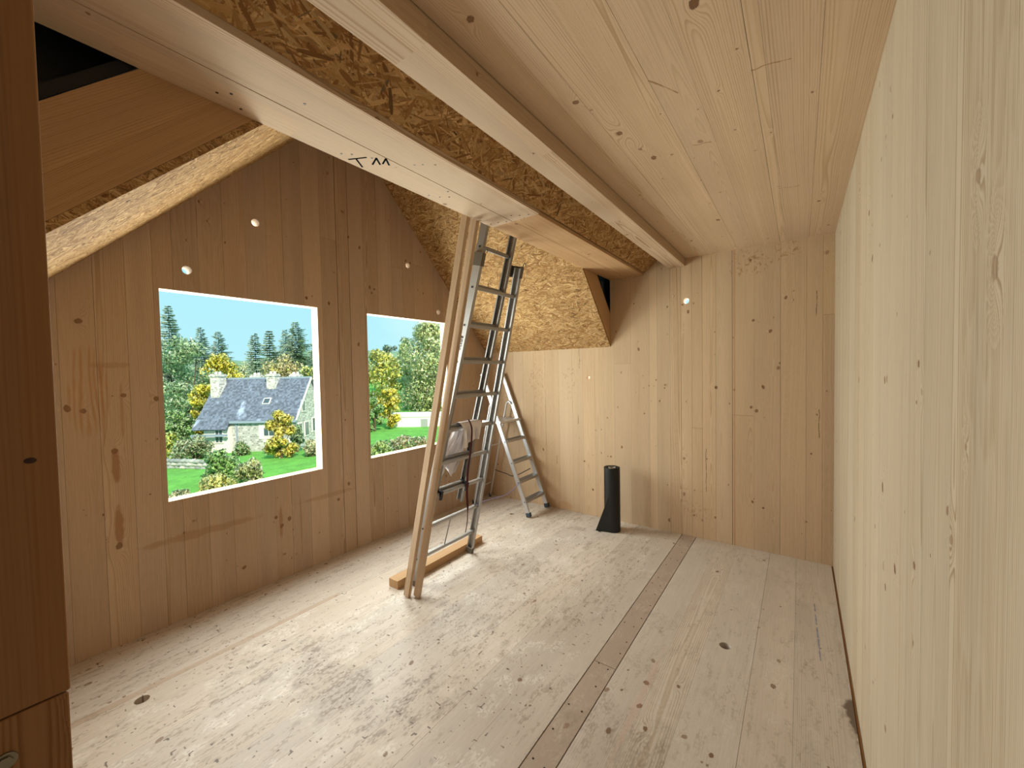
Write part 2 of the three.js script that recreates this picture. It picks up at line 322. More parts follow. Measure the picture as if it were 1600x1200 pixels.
// back wall, z = 0; a = x
{
  const sh = { a0: -0.15, l0: -0.05, A: 3.8, L: 3.0 };
  const edges = splits(0, 3.64, 21, [0.42, 1.36, 1.502, 1.719, 2.088, 2.163, 2.385, 2.48, 2.682, 2.815, 3.345, 3.45]);
  const t = woodSheet(2048, 2048, sh.A, sh.L, edges, {
    seed: 22, a0: sh.a0, l0: sh.l0, knotDensity: 13, base: [198, 171, 140],
    knots: [[2.684, 1.42, 0.012, 1], [2.97, 0.42, 0.008, 1], [3.05, 0.38, 0.008, 1], [2.83, 1.4, 0.007], [2.45, 2.13, 0.01], [2.4, 2.2, 0.008], [1.98, 1.8, 0.011], [3.1, 1.9, 0.012], [3.0, 1.22, 0.013], [2.96, 1.25, 0.01]],
    paint(a, l, c) {
      let v = Math.max(0.8 * blot(a, l, 2.95, 2.5, 0.2, 0.13, 40, 1.5), 0.8 * blot(a, l, 3.2, 2.55, 0.12, 0.09, 40, 1.6), 0.5 * blot(a, l, 2.5, 0.25, 0.12, 0.09, 40, 1.6), 0.5 * blot(a, l, 1.2, 1.45, 0.1, 0.2, 40, 1.6), 0.6 * blot(a, l, 0.75, 1.5, 0.12, 0.2, 40, 1.7));
      if (v > 0) mixTo(c, [140, 100, 64], v * 0.7 * smooth(0.55, 0.85, 0.6 * noise(a * 70, l * 60) + 0.4 * noise(a * 190, l * 150)));
      v = 0.8 * blot(a, l, 1.12, 0.05, 0.12, 0.055, 20, 0.4); if (v > 0) mixTo(c, [188, 140, 98], v * 0.5);
      // small splits along the grain
      for (const [x, y0, y1] of [[1.32, 1.62, 1.86], [3.41, 2.0, 2.2], [2.6, 0.45, 0.85], [3.43, 1.02, 1.25], [1.02, 0.52, 0.62], [1.3, 1.0, 1.1]]) if (l > y0 && l < y1 && Math.abs(a - x - (noise(l * 20, x * 9) - 0.5) * 0.006) < 0.0016) mixTo(c, [70, 44, 28], 0.85);
      if (Math.abs(a - 2.832) < 0.008) mixTo(c, [176, 130, 96], 0.5);
    },
  });
  boarded('wall_back', 'pale spruce back wall of vertical boards behind the black roll', 'wall', {
    o: V(0, 0, 0), u: V(1, 0, 0), v: V(0, 1, 0), n: V(0, 0, 1), t: 0.03, core: WALL - 0.031, seed: 4, sheet: sh, edges, mat: wood(t), gap: 0.0016, wide: [2.815], wideBy: 0.0016,
    outlines: [[[0, -0.17], [1.685, -0.17], [1.685, roofR(0)], [0, roofR(0)]], [[1.685, -0.17], [3.64, -0.17], [3.64, 2.9], [1.685, 2.9]]],
    circles: BACK_HOLES,
  });
}
// right wall, x = W; a = z
{
  const sh = { a0: -0.12, l0: -0.05, A: 3.6, L: 2.8 };
  const edges = splits(0, 5.2, 41, [0.35, 0.9, 1.62, 2.4, 3.0], 0.16, 0.26);
  const t = woodSheet(2048, 2048, sh.A, sh.L, edges, { seed: 43, tone: 0.02, hue: 0.015, whole: true, a0: sh.a0, l0: sh.l0, knotDensity: 11, base: [182, 165, 142], contrast: 1.25, butt: false, knots: [[2.3, 1.55, 0.009, 1], [2.28, 1.2, 0.012, 1], [2.5, 1.02, 0.014, 1], [2.35, 0.9, 0.01, 1], [2.75, 1.6, 0.007, 1], [1.9, 2.2, 0.012, 1], [2.0, 2.0, 0.012, 1]] });
  boarded('wall_right', 'long spruce wall of vertical boards close by on the right', 'wall', {
    o: V(W, 0, 0), u: V(0, 0, 1), v: V(0, 1, 0), n: V(-1, 0, 0), t: 0.03, core: WALL - 0.031, seed: 5, sheet: sh, edges, mat: wood(t), gap: 0.0006, uneven: 0.0003,
    outlines: [[[0, -0.17], [5.2, -0.17], [5.2, 2.9], [0, 2.9]]],
  });
}
// flat ceiling, y = H; a = x, boards along z
{
  const sh = { a0: 2.4, l0: 0, A: 1.15, L: 3.45 };
  const edges = splits(2.428, 3.524, 51, [2.62, 2.86, 3.165, 3.205]);
  const t = woodSheet(1024, 2048, sh.A, sh.L, edges, {
    seed: 57, a0: sh.a0, l0: sh.l0, knotDensity: 14, base: [210, 184, 156], contrast: 1.3, tone: 0.03, hue: 0.015, whole: true, butt: false,
    knots: [[3.058, 2.775, 0.016, 1], [2.519, 3.117, 0.012], [2.6, 2.6, 0.014], [2.66, 2.3, 0.013], [2.72, 2.0, 0.012]],
    paint(a, l, c) { for (const q of [[3.165, 2.376, 3.275, 2.365], [2.86, 2.55, 2.93, 2.42], [2.9, 2.0, 2.97, 1.98], [3.2, 1.2, 3.3, 1.18]]) if (stroke(a, l + (noise(a * 40, 5) - 0.5) * 0.012, ...q, 0.0008 + 0.003 * noise(a * 90, l * 60))) mixTo(c, [132, 96, 64], 0.6); },
  });
  boarded('ceiling', 'flat spruce board ceiling above the right half of the room', 'ceiling', {
    o: V(0, H, 0), u: V(1, 0, 0), v: V(0, 0, 1), n: V(0, -1, 0), t: 0.03, core: 0.1, seed: 6, sheet: sh, edges, mat: wood(t), gap: 0.0014, uneven: 0.0006,
    outlines: [[[2.428, 0], [3.524, 0], [3.524, 5.2], [2.428, 5.2]]],
  });
}
// floor, y = 0; a = x, b = -z, boards along z; an inlaid strip of two boards between x 2.387 and 2.511
{
  const sh = { a0: -0.02, l0: -4.1, A: 3.56, L: 4.14 };
  const SX0 = 2.387, SX1 = 2.511, SPLIT = -2.034;
  const knotHoles = [[0.648, -3.551, 0.030], [2.959, -1.506, 0.030], [0.682, -0.441, 0.026], [1.70, -0.36, 0.02]];
  const left = splits(0, SX0, 61, [0.555, 0.595, 0.75], 0.15, 0.26), right = splits(SX1, 3.512, 62, [2.86, 3.1], 0.15, 0.26);
  const edges = [...left, ...right];
  const t = woodSheet(2048, 2048, sh.A, sh.L, edges, {
    seed: 63, a0: sh.a0, l0: sh.l0, knotDensity: 15, base: [199, 186, 174], tone: 0.05, contrast: 0.8, butt: false,
    knots: [[2.673, -2.034, 0.018, 1], [3.2, -1.7, 0.011, 1], [2.62, -2.4, 0.01, 1], [2.75, -2.3, 0.009, 1]],
    paint(a, l, c) {
      const strip = a > SX0 && a < SX1;
      if (strip) mixTo(c, [158, 134, 116], 0.6);
      // trodden grey dirt, scuffs and spots, all with a grain of their own
      const g = fbm(a * 3.1 + 4, l * 2.3 + 9), sc = noise(a * 55, l * 14), fine = noise(a * 160 + 3, l * 90), middle = smooth(0.25, 0.6, g);
      const worn = smooth(0.52, 0.9, sc * 0.55 + fine * 0.45) * middle;
      mixTo(c, [138, 122, 106], worn * (a < 2.3 ? 0.55 : 0.34));
      const pale = smooth(0.5, 0.75, fbm(a * 9 + 60, l * 7 + 20)) * smooth(0.4, 0.6, fine) * (a < 2.3 && a > 0.6 ? 1 : 0.4);
      mixTo(c, [226, 220, 211], pale * 0.5);
      const smear = Math.max(blot(a, l, 1.35, -2.95, 0.5, 0.16, 9, 1.3), 0.9 * blot(a, l, 1.75, -2.75, 0.22, 0.3, 9, 1.3), 0.7 * blot(a, l, 1.5, -2.2, 0.3, 0.2, 9, 1.4), 0.8 * blot(a, l, 1.45, -1.35, 0.3, 0.2, 12, 1.4), 0.8 * blot(a, l, 1.5, -0.42, 0.1, 0.06, 14, 1.1), 0.6 * blot(a, l, 1.4, -0.2, 0.07, 0.05, 14, 1), 0.6 * blot(a, l, 0.9, -3.1, 0.2, 0.3, 9, 1.4), 0.6 * blot(a, l, 2.7, -2.4, 0.3, 0.2, 10, 1.4), 0.5 * blot(a, l, 2.6, -1.5, 0.12, 0.12, 14, 1.4));
      if (smear > 0) mixTo(c, [112, 98, 84], smear * (0.1 + 0.36 * smooth(0.3, 0.8, fine * 0.6 + sc * 0.4)));
      if (a < 2.3) { const dot = noise(a * 70 + 200, l * 70 + 90); if (dot > 0.9) mixTo(c, [84, 70, 58], 0.75 * smooth(0.9, 0.97, dot)); const sl = noise(a * 34 + l * 30 + 7, l * 34 * 0.35 - a * 12); if (sl > 0.9) mixTo(c, [128, 114, 102], 0.28 * smooth(0.9, 0.98, sl)); }
      // the routed, rubbed strip along the left seam, and blue chalk by the right wall
      if (a > 0.555 && a < 0.595 && l < -2.45) mixTo(c, [178, 150, 124], 0.5);
      if (stroke(a, l, 3.385, -0.62, 3.40, -1.35, 0.0022 + 0.003 * noise(l * 40, 2)) && noise(l * 30, 7) > 0.3) mixTo(c, [104, 112, 142], 0.6);
      const red = blot(a, l, 2.68, -2.2, 0.02, 0.5, 9, 1.0); if (red > 0) mixTo(c, [200, 160, 142], red * 0.3);
      if (a > 3.44 && blot(a, l, 3.52, -1.7, 0.05, 0.16, 20, 0.9) > 0) mixTo(c, [74, 58, 44], 0.7 * blot(a, l, 3.52, -1.7, 0.05, 0.16, 20, 0.9));
    },
  });
  const mf = wood(t, { roughness: 0.58, specularIntensity: 0.75 }), dark = flat('#20160e', 0.9);
  const root = boarded('floor', 'trodden spruce board floor with grey scuffs and drilled holes', 'floor', {
    o: V(0, 0, 0), u: V(1, 0, 0), v: V(0, 0, -1), n: V(0, 1, 0), t: 0.06, seed: 7, sheet: sh, edges, mat: mf, gap: 0.0012, uneven: 0, wide: [SX0, SX1], wideBy: 0.003,
    outlines: [[[0, -5.2], [3.512, -5.2], [3.512, 0], [0, 0]]], circles: knotHoles,
  });
  // the strip comes out of boarded() as one board; cut it in two where the photograph shows the joint
  const strip = root.children[left.length - 1];
  const uvF = (g) => { g = plain(g); const p = g.attributes.position, uv = g.attributes.uv; for (let i = 0; i < p.count; i++) uv.setXY(i, (p.getX(i) - sh.a0) / sh.A, (-p.getZ(i) - sh.l0) / sh.L); return g; };
  strip.geometry = uvF(box(SX0 + 0.0024, SX1 - 0.0024, -0.06, 0, 0, 2.0325)); strip.name = 'inlaid_strip';
  part('inlaid_strip_001', uvF(box(SX0 + 0.0024, SX1 - 0.0024, -0.06, -0.0006, 2.0355, 5.2)), mf, root);
  part('subfloor', box(0.0, 3.524, -0.16, -0.061, 0.0, 5.2), dark, root);
  // nail heads along the strip, in pairs
  const r = rng(64), nail = [];
  for (let z = 0.1; z < 3.6; z += 0.105 + r() * 0.07) for (const x of [SX0 + 0.03, SX1 - 0.03]) if (r() > 0.2) { const g = new THREE.CylinderGeometry(0.0042, 0.0042, 0.0012, 8); g.translate(x + (r() - 0.5) * 0.02, 0.0004, z + (r() - 0.5) * 0.04); nail.push(g); }
  const n = part('nail_heads', nail, flat('#3a2d26', 0.5, { metalness: 0.6 }), root); n.userData.kind = 'stuff';
  // filler slat along the foot of the right wall
  part('edge_slat', timber(3.5135, 3.5225, -0.05, -0.003, 0.01, 2.2, 2), mOld, root);
}
console.log('boards ready');

// low wall and landing behind the camera, so that daylight enters only by the windows
const mShell = mTimber;
{
  const g = thing('wall_front', 'spruce wall closing the room behind the viewer', 'wall', [0, 0, 0], { kind: 'structure' });
  part('knee_wall', timber(0, 1.685, -0.04, roofL(4.04), 4.04, 4.14, 1), mShell, g);
  part('dormer_wall', timber(1.685, 2.29, -0.04, 2.9, 4.04, 4.14, 1), mShell, g);
  part('landing_side', timber(2.19, 2.29, -0.04, 2.9, 4.141, 5.2, 1), mShell, g);
  part('landing_end', timber(2.19, 3.64, -0.04, 2.9, 5.2, 5.3, 1), mShell, g);
}
// door post on the left
{
  const g = thing('door_post', 'dark wooden post at the left edge, cracked, with a bolt low down', 'post', [0, 0, 0], { kind: 'structure' });
  const post = new RoundedBoxGeometry(0.11, 1.795, 0.13, 2, 0.003); post.translate(2.345, 1.1265 + 1.795 / 2, 3.948 + 0.065);
  part('upper_post', timberUV(post, 1, 0.06, 0.4), mOld, g);
  const low = new RoundedBoxGeometry(0.112, 1.125, 0.128, 2, 0.003); low.translate(2.345, 0.5625, 3.95 + 0.064);
  part('lower_post', timberUV(low, 1, 0.72, 0.4), mOld, g);
  const b = new THREE.CylinderGeometry(0.0075, 0.0075, 0.006, 6); b.rotateZ(Math.PI / 2); b.translate(2.404, 1.067, 4.0125);
  const wsh = new THREE.CylinderGeometry(0.0115, 0.0115, 0.003, 20); wsh.rotateZ(Math.PI / 2); wsh.translate(2.4022, 1.067, 4.0125);
  part('bolt', [b, wsh], flat('#8d8676', 0.35, { metalness: 0.9 }), g);
  const kn = new THREE.SphereGeometry(0.0055, 10, 8); kn.scale(0.2, 0.8, 1.2); kn.translate(2.4, 1.484, 3.975);
  part('knot', kn, flat('#3a2015', 0.7), g);
}
// dormer roof, roof decks, ridge closure
{
  const g = thing('roof', 'black underlay of the roof in the gaps beside the rafters', 'roof', [0, 0, 0], { kind: 'structure' });
  part('dormer_deck', box(1.55, 3.66, 2.9, 3.0, -0.25, 5.35), mMembrane, g);
  const P = (pts, x0, x1) => { const e = prism(pts.map(([z, y]) => [-z, y]), x1 - x0); e.rotateY(Math.PI / 2); e.translate(x0, 0, 0); return e; };
  const deckR = [[-0.45, roofR(-0.45) + 0.345], [RIDGE_Z, RIDGE_Y + 0.36], [RIDGE_Z, RIDGE_Y + 0.4], [-0.45, roofR(-0.45) + 0.385]];
  const deckL = [[4.5, roofL(4.5) + 0.345], [4.5, roofL(4.5) + 0.385], [RIDGE_Z, RIDGE_Y + 0.4], [RIDGE_Z, RIDGE_Y + 0.36]];
  part('roof_deck', [P(deckR, -0.35, 1.68)], mMembrane, g); part('roof_deck_001', [P(deckL, -0.35, 1.68)], mMembrane, g);
  const rtR = (z) => roofR(z) + 0.352, rtL = (z) => roofL(z) + 0.352;
  part('cheek_membrane', P([[-0.4, rtR(-0.4)], [(2.9 - 0.352 - 1.84) / 1.07, 2.9], [5.868 + 0.352 - 2.9, 2.9], [4.5, rtL(4.5)], [4.5, 4.6], [-0.4, 4.6]], 1.56, 1.585), mMembrane, g);
  part('membrane_return', box(1.58, 1.69, 1.5, 2.95, -0.16, -0.125), mMembrane, g);
  // a loose fold of grey-blue underlay that shows in the gap by the back wall
  const fold = tube([V(1.62, 2.52, 0.06), V(1.615, 2.35, 0.035), V(1.625, 2.2, 0.02)], 0.016, 10, 8);
  part('underlay_fold', fold, flat('#3c4552', 0.5), g);
}
// sloping ceilings of OSB with the cut rafters at their right-hand ends
{
  const P = (pts, x0, x1) => { const e = prism(pts.map(([z, y]) => [-z, y]), x1 - x0); e.rotateY(Math.PI / 2); e.translate(x0, 0, 0); return e; };
  const tv = 0.032; // vertical thickness of the 22 mm board
  const gR = thing('ceiling_slope', 'sloping OSB ceiling above the back wall, behind the extension ladder', 'sloped ceiling', [0, 0, 0], { kind: 'structure' });
  part('osb_panel', osbUV(P([[-0.1, roofR(-0.1)], [RIDGE_Z, RIDGE_Y], [RIDGE_Z, RIDGE_Y + tv], [-0.1, roofR(-0.1) + tv]], -0.1, 1.684), (x, y, z) => [x, z * 1.46 + y * 0.3]), mOSB, gR);
  const gL = thing('ceiling_slope', 'sloping OSB ceiling strip above the left window, under the brown rafter', 'sloped ceiling', [0, 0, 0], { kind: 'structure' });
  part('osb_panel', osbUV(P([[4.14, roofL(4.14)], [4.14, roofL(4.14) + tv], [RIDGE_Z, RIDGE_Y + tv], [RIDGE_Z, RIDGE_Y]], -0.1, 1.684), (x, y, z) => [x + 0.4, z * 1.41 + y * 0.3]), mOSB, gL);
  const rafUV = (g, s) => { g = plain(g); const p = g.attributes.position, uv = g.attributes.uv; for (let i = 0; i < p.count; i++) { const y = p.getY(i), z = p.getZ(i); uv.setXY(i, (y - s * z) * 0.7071 / GEN.w + 0.2, (z + s * y) * 0.7071 / GEN.l + 0.3 + p.getX(i) * 0.02); } return g; };
  const r0 = tv + 0.001, r1 = 0.343;
  const rf1 = solo('rafter', rafUV(P([[-0.2, roofR(-0.2) + r0], [RIDGE_Z, RIDGE_Y + r0], [RIDGE_Z, RIDGE_Y + r1], [-0.2, roofR(-0.2) + r1]], 1.61, 1.686), 1), mHoney, 'pale rafter end beside the dark gap above the back wall', 'rafter', { kind: 'structure' });
  const rf2 = solo('rafter', rafUV(P([[4.2, roofL(4.2) + r0], [4.2, roofL(4.2) + r1], [RIDGE_Z, RIDGE_Y + r1], [RIDGE_Z, RIDGE_Y + r0]], 1.61, 1.686), -1), mHoney, 'broad brown rafter under the black opening at upper left', 'rafter', { kind: 'structure' });
}
// boxed beam: soffit planks, filling, inclined OSB, and the second beam
{
  const g = thing('boxed_beam', 'wide boxed ceiling beam clad below in pale planks with pencil marks', 'beam', [0, 0, 0], { kind: 'structure' });
  const Y = 2.532, pl = (x0, x1, z0, z1, dy, t = 0.04) => { const e = new RoundedBoxGeometry(x1 - x0, t, z1 - z0, 1, 0.0015); e.translate((x0 + x1) / 2, Y + dy + t / 2, (z0 + z1) / 2); return timberUV(e, 2); };
  part('soffit_plank', pl(1.6865, 1.8485, 1.976, 4.03, 0), mPale, g);
  part('soffit_plank_001', pl(1.8515, 2.045, 1.976, 4.03, 0), mPale, g);
  part('soffit_plank_002', pl(1.6865, 1.853, 0.002, 1.973, 0.0015), mHoney, g);
  part('soffit_plank_003', pl(1.854, 2.034, 0.002, 1.973, 0.0015), mHoney, g);
  part('beam_core', timber(1.70, 2.03, 2.5745, 2.9, 0.002, 4.03, 2), mOld, g);
  // builder's pen marks on the soffit
  const S = (pts) => pts.slice(1).map((q, i) => { const p = pts[i], dx = q[0] - p[0], dz = q[1] - p[1], L = Math.hypot(dx, dz), e = new THREE.BoxGeometry(L + 0.005, 0.0006, 0.008); e.rotateY(-Math.atan2(dz, dx)); e.translate((p[0] + q[0]) / 2, Y - 0.0002, (p[1] + q[1]) / 2); return e; });
  const mk = new THREE.MeshPhysicalMaterial({ color: '#0c0b0b', roughness: 1, specularIntensity: 0.1 });
  const M = PENS();
  part('pen_mark', S(M[0]).concat(S(M[1])), mk, g); part('pen_mark_001', S(M[2]), mk, g); part('pen_mark_002', S(M[3]), mk, g);
  // screws in the planks
  const sc = [], r = rng(71);
  for (const [x, z] of [[1.73, 3.05], [1.76, 3.02], [1.8, 2.95], [1.9, 2.8], [1.93, 2.78], [1.72, 2.55], [1.75, 2.5], [1.79, 2.47], [1.83, 2.52], [1.9, 2.06], [1.94, 2.03], [1.99, 2.01], [1.72, 2.03], [1.77, 2.02], [1.82, 2.0], [1.75, 3.5], [1.78, 3.47], [1.72, 3.42], [1.92, 3.3]]) { const e = new THREE.CylinderGeometry(0.0048, 0.0048, 0.0015, 8); e.translate(x, Y - 0.0001, z); sc.push(e); }
  part('screw_heads', sc, flat('#3b2c20', 0.5, { metalness: 0.5 }), g).userData.kind = 'stuff';
  const osb = prism([[2.0465, 2.556], [2.275, 2.735], [2.275, 2.76], [2.0465, 2.585]], 5.2);
  solo('osb_infill', osbUV(osb, (x, y, z) => [z, x * 1.27 + 0.3]), mOSB, 'dark sloping OSB strip between the boxed beam and the squared beam', 'board', { kind: 'structure' });
  const b2 = new RoundedBoxGeometry(0.149, 0.34, 5.198, 2, 0.003); b2.translate(2.276 + 0.0745, 2.559 + 0.17, 2.6);
  solo('ceiling_beam', timberUV(b2, 2, 0.53, 0.2), mPale, 'squared spruce beam running along the edge of the flat ceiling', 'beam', { kind: 'structure' });
}
function PENS() { // worked out from where the marks stand on the soffit
  return [[[1.714, 3.005], [1.786, 2.969]], [[1.74, 2.985], [1.703, 2.932]], [[1.758, 2.917], [1.816, 2.939], [1.784, 2.897]], [[1.798, 2.893], [1.844, 2.911], [1.811, 2.869]]];
}
console.log('shell ready');
// ---------------------------------------------------------------- things in the room
const mAlu = new THREE.MeshStandardMaterial({ color: new THREE.Color(0.44, 0.43, 0.42), metalness: 0.85, roughness: 0.5 });
const mAluDull = new THREE.MeshStandardMaterial({ color: new THREE.Color(0.3, 0.29, 0.28), metalness: 0.85, roughness: 0.5 });
const mAluBright = new THREE.MeshStandardMaterial({ color: new THREE.Color(0.6, 0.61, 0.64), metalness: 0.85, roughness: 0.38 });
const mBlack = flat('#15161a', 0.6), mSteel = flat('#6f675c', 0.5, { metalness: 0.6 });
const font = await new FontLoader().loadAsync('fonts/droid/droid_sans_bold.typeface.json');

// channel-section rail from a to b (local x = depth, z = width); open = side (+1/-1 along z) of the open channel
function rail(y0, z0, y1, z1, x, depth, wide, open) {
  const d = depth / 2, w = wide / 2, t = 0.004;
  const pts = [[-d, -w], [d, -w], [d, w], [d - t * 2.2, w], [d - t * 2.2, -w + t], [-d + t * 2.2, -w + t], [-d + t * 2.2, w], [-d, w]].map(([p, q]) => [p, -q * open]);
  if (open > 0) pts.reverse();
  const L = Math.hypot(y1 - y0, z1 - z0);
  const g = prism(pts, L); // extruded along local z; x stays depth, y is width
  g.applyMatrix4(new THREE.Matrix4().makeBasis(V(1, 0, 0), V(0, (z1 - z0) / L, -(y1 - y0) / L), V(0, (y1 - y0) / L, (z1 - z0) / L)));
  g.translate(x, y0, z0); return g;
}
// aluminium extension ladder leaning against the boxed beam
{
  const A = Math.atan2(0.735, 2.532);
  const lad = thing('extension_ladder', 'tall aluminium extension ladder leaning against the boxed beam', 'ladder', [0.925, 0.0, 0]);
  lad.rotation.z = -A;
  const lowR = (s) => 1.428 + (1.572 - 1.428) * s / 2.45, lowL = (s) => 2.068 + (2.012 - 2.068) * s / 2.45;
  const D = 0.06, xu = -0.034;
  const f0 = 0.012; // the foot is cut so that it stands on the floor
  const rl1 = part('rail', rail(f0, lowL(0), 2.46, lowL(2.46), 0.0, D, 0.026, -1), mAlu, lad);
  const rl2 = part('rail_001', rail(f0, lowR(0), 2.46, lowR(2.46), 0.0, D, 0.026, 1), mAlu, lad);
  part('upper_rail', rail(0.57, 1.982, 2.80, 1.982, xu, 0.056, 0.024, -1), mAluDull, lad);
  part('upper_rail_001', rail(0.57, 1.668, 2.80, 1.668, xu, 0.056, 0.024, 1), mAluDull, lad);
  const rungGeo = (z0, z1, s, x) => { const e = new RoundedBoxGeometry(0.03, 0.026, z1 - z0, 2, 0.008); e.translate(x, s, (z0 + z1) / 2); return e; };
  let k = 0;
  for (let s = 0.222; s < 2.4; s += 0.2535) part(k ? `rung_${String(k).padStart(3, '0')}` : 'rung', rungGeo(lowR(s), lowL(s), s, 0), mAlu, lad), k++;
  k = 0;
  for (let s = 0.742; s < 2.8; s += 0.2535) part(k ? `upper_rung_${String(k).padStart(3, '0')}` : 'upper_rung', rungGeo(1.67, 1.98, s, xu), mAluDull, lad), k++;
  k = 0;
  for (let s = 0.222; s < 2.4; s += 0.2535) { const e = new THREE.CylinderGeometry(0.0075, 0.0075, 0.003, 14); e.rotateX(Math.PI / 2); e.translate(0, s, lowL(s) + 0.0138); part(k ? `rivet_${String(k).padStart(3, '0')}` : 'rivet', e, mBlack, lad); k++; }
  { const e = new THREE.CylinderGeometry(0.0075, 0.0075, 0.003, 14); e.rotateX(Math.PI / 2); e.translate(xu, 2.516, 1.9952); part('rivet_020', e, mBlack, lad); }
  // guide brackets at the top of the lower section, wrapped round the upper rails
  for (const [z, sgn, n] of [[lowL(2.43), 1, 'guide_bracket'], [lowR(2.43), -1, 'guide_bracket_001']]) {
    const e = [box(-0.068, 0.036, 2.39, 2.475, z + sgn * 0.0135 - 0.0015, z + sgn * 0.0135 + 0.0015), box(0.033, 0.036, 2.39, 2.475, z - 0.016, z + 0.016), box(-0.068, -0.065, 2.39, 2.475, Math.min(z + sgn * 0.015, z - sgn * 0.05), Math.max(z + sgn * 0.015, z - sgn * 0.05)), tube([V(0.034, 2.475, z), V(0.04, 2.497, z), V(0.055, 2.497, z), V(0.058, 2.48, z)], 0.003, 10, 6)];
    part(n, e, mSteel, lad);
  }
  // hooks of the upper section over a rung of the lower one
  for (const [z, n] of [[1.966, 'rung_hook'], [1.684, 'rung_hook_001']]) part(n, [box(-0.05, 0.028, 0.728, 0.758, z - 0.012, z + 0.012), box(0.018, 0.03, 0.69, 0.758, z - 0.012, z + 0.012)], mBlack, lad);
  // locking pin between the two lowest rungs and rubber feet
  part('locking_pin', bar(V(0.0, 0.235, 1.79), V(-0.012, 0.46, 1.765), 0.0045), mAluDull, lad);
  for (const [z, n] of [[lowL(0), 'foot'], [lowR(0), 'foot_001']]) { const e = new RoundedBoxGeometry(0.068, 0.05, 0.034, 2, 0.005); e.translate(0, 0.032, z); part(n, e, mSteel, lad); }
  // lettering down the left rail
  const tg = new TextGeometry('SOLIDE', { font, size: 0.026, depth: 0.0008, curveSegments: 3 }); tg.computeBoundingBox();
  tg.translate(-(tg.boundingBox.max.x) / 2, -0.013, 0); tg.rotateZ(Math.PI / 2); tg.translate(-0.004, 1.86, lowL(1.86) + 0.0131);
  part('lettering', tg, flat('#2d2d30', 0.7), lad);
  // black arrow sticker lower on the rail
  const st = [box(-0.014, 0.014, 1.52, 1.60, lowL(1.56) + 0.0131, lowL(1.56) + 0.0138)];
  part('sticker', st, flat('#8c8a86', 0.6), lad);
  const ar = prism([[-0.01, 1.535], [0, 1.525], [0.01, 1.535], [0.01, 1.542], [0, 1.532], [-0.01, 1.542]], 0.0006); ar.translate(0, 0, lowL(1.56) + 0.0138);
  part('sticker_arrow', ar, mBlack, lad);
}
// two loose battens beside it
{
  const batten = (x0, z0, x1, z1, w, d, label, col) => {
    const b = new THREE.Vector3(x0, 0, z0), t = V(x1, 2.70, z1), dir = t.clone().sub(b), L = dir.length();
    const e = new RoundedBoxGeometry(d, L, w, 1, 0.002); e.translate(0, L / 2, 0);
    const m = solo('batten', timberUV(e, 1), col, label, 'batten', { group: 'battens leaning by the ladder' });
    const y = dir.normalize(), z = V(0, 0, 1).addScaledVector(y, -y.z).normalize(), x = y.clone().cross(z);
    m.matrixAutoUpdate = true; m.quaternion.setFromRotationMatrix(new THREE.Matrix4().makeBasis(x, y, z)); m.position.copy(b); m.position.y += d / 2 * Math.abs(x.y) + 0.001;
    return m;
  };
  const tan = (1.655 - 1.03) / 2.532;
  batten(1.022, 2.202, 1.022 + tan * 2.7, 2.185, 0.028, 0.05, 'leaning batten farther left of the two beside the ladder', mTimber);
  batten(1.087, 2.165, 1.087 + (1.664 - 1.09) / 2.532 * 2.7, 2.112, 0.028, 0.05, 'leaning batten nearer the ladder, standing right of the other', mTimber);
  const s = new RoundedBoxGeometry(0.1, 0.062, 0.985, 1, 0.003); s.translate(0, 0.031, 0);
  const m = solo('floor_timber', timberUV(s, 2), mHoney, 'short squared timber lying on the floor at the ladder foot', 'timber');
  m.position.set(0.838, 0.0005, 1.69); m.rotation.y = 0.01;
}
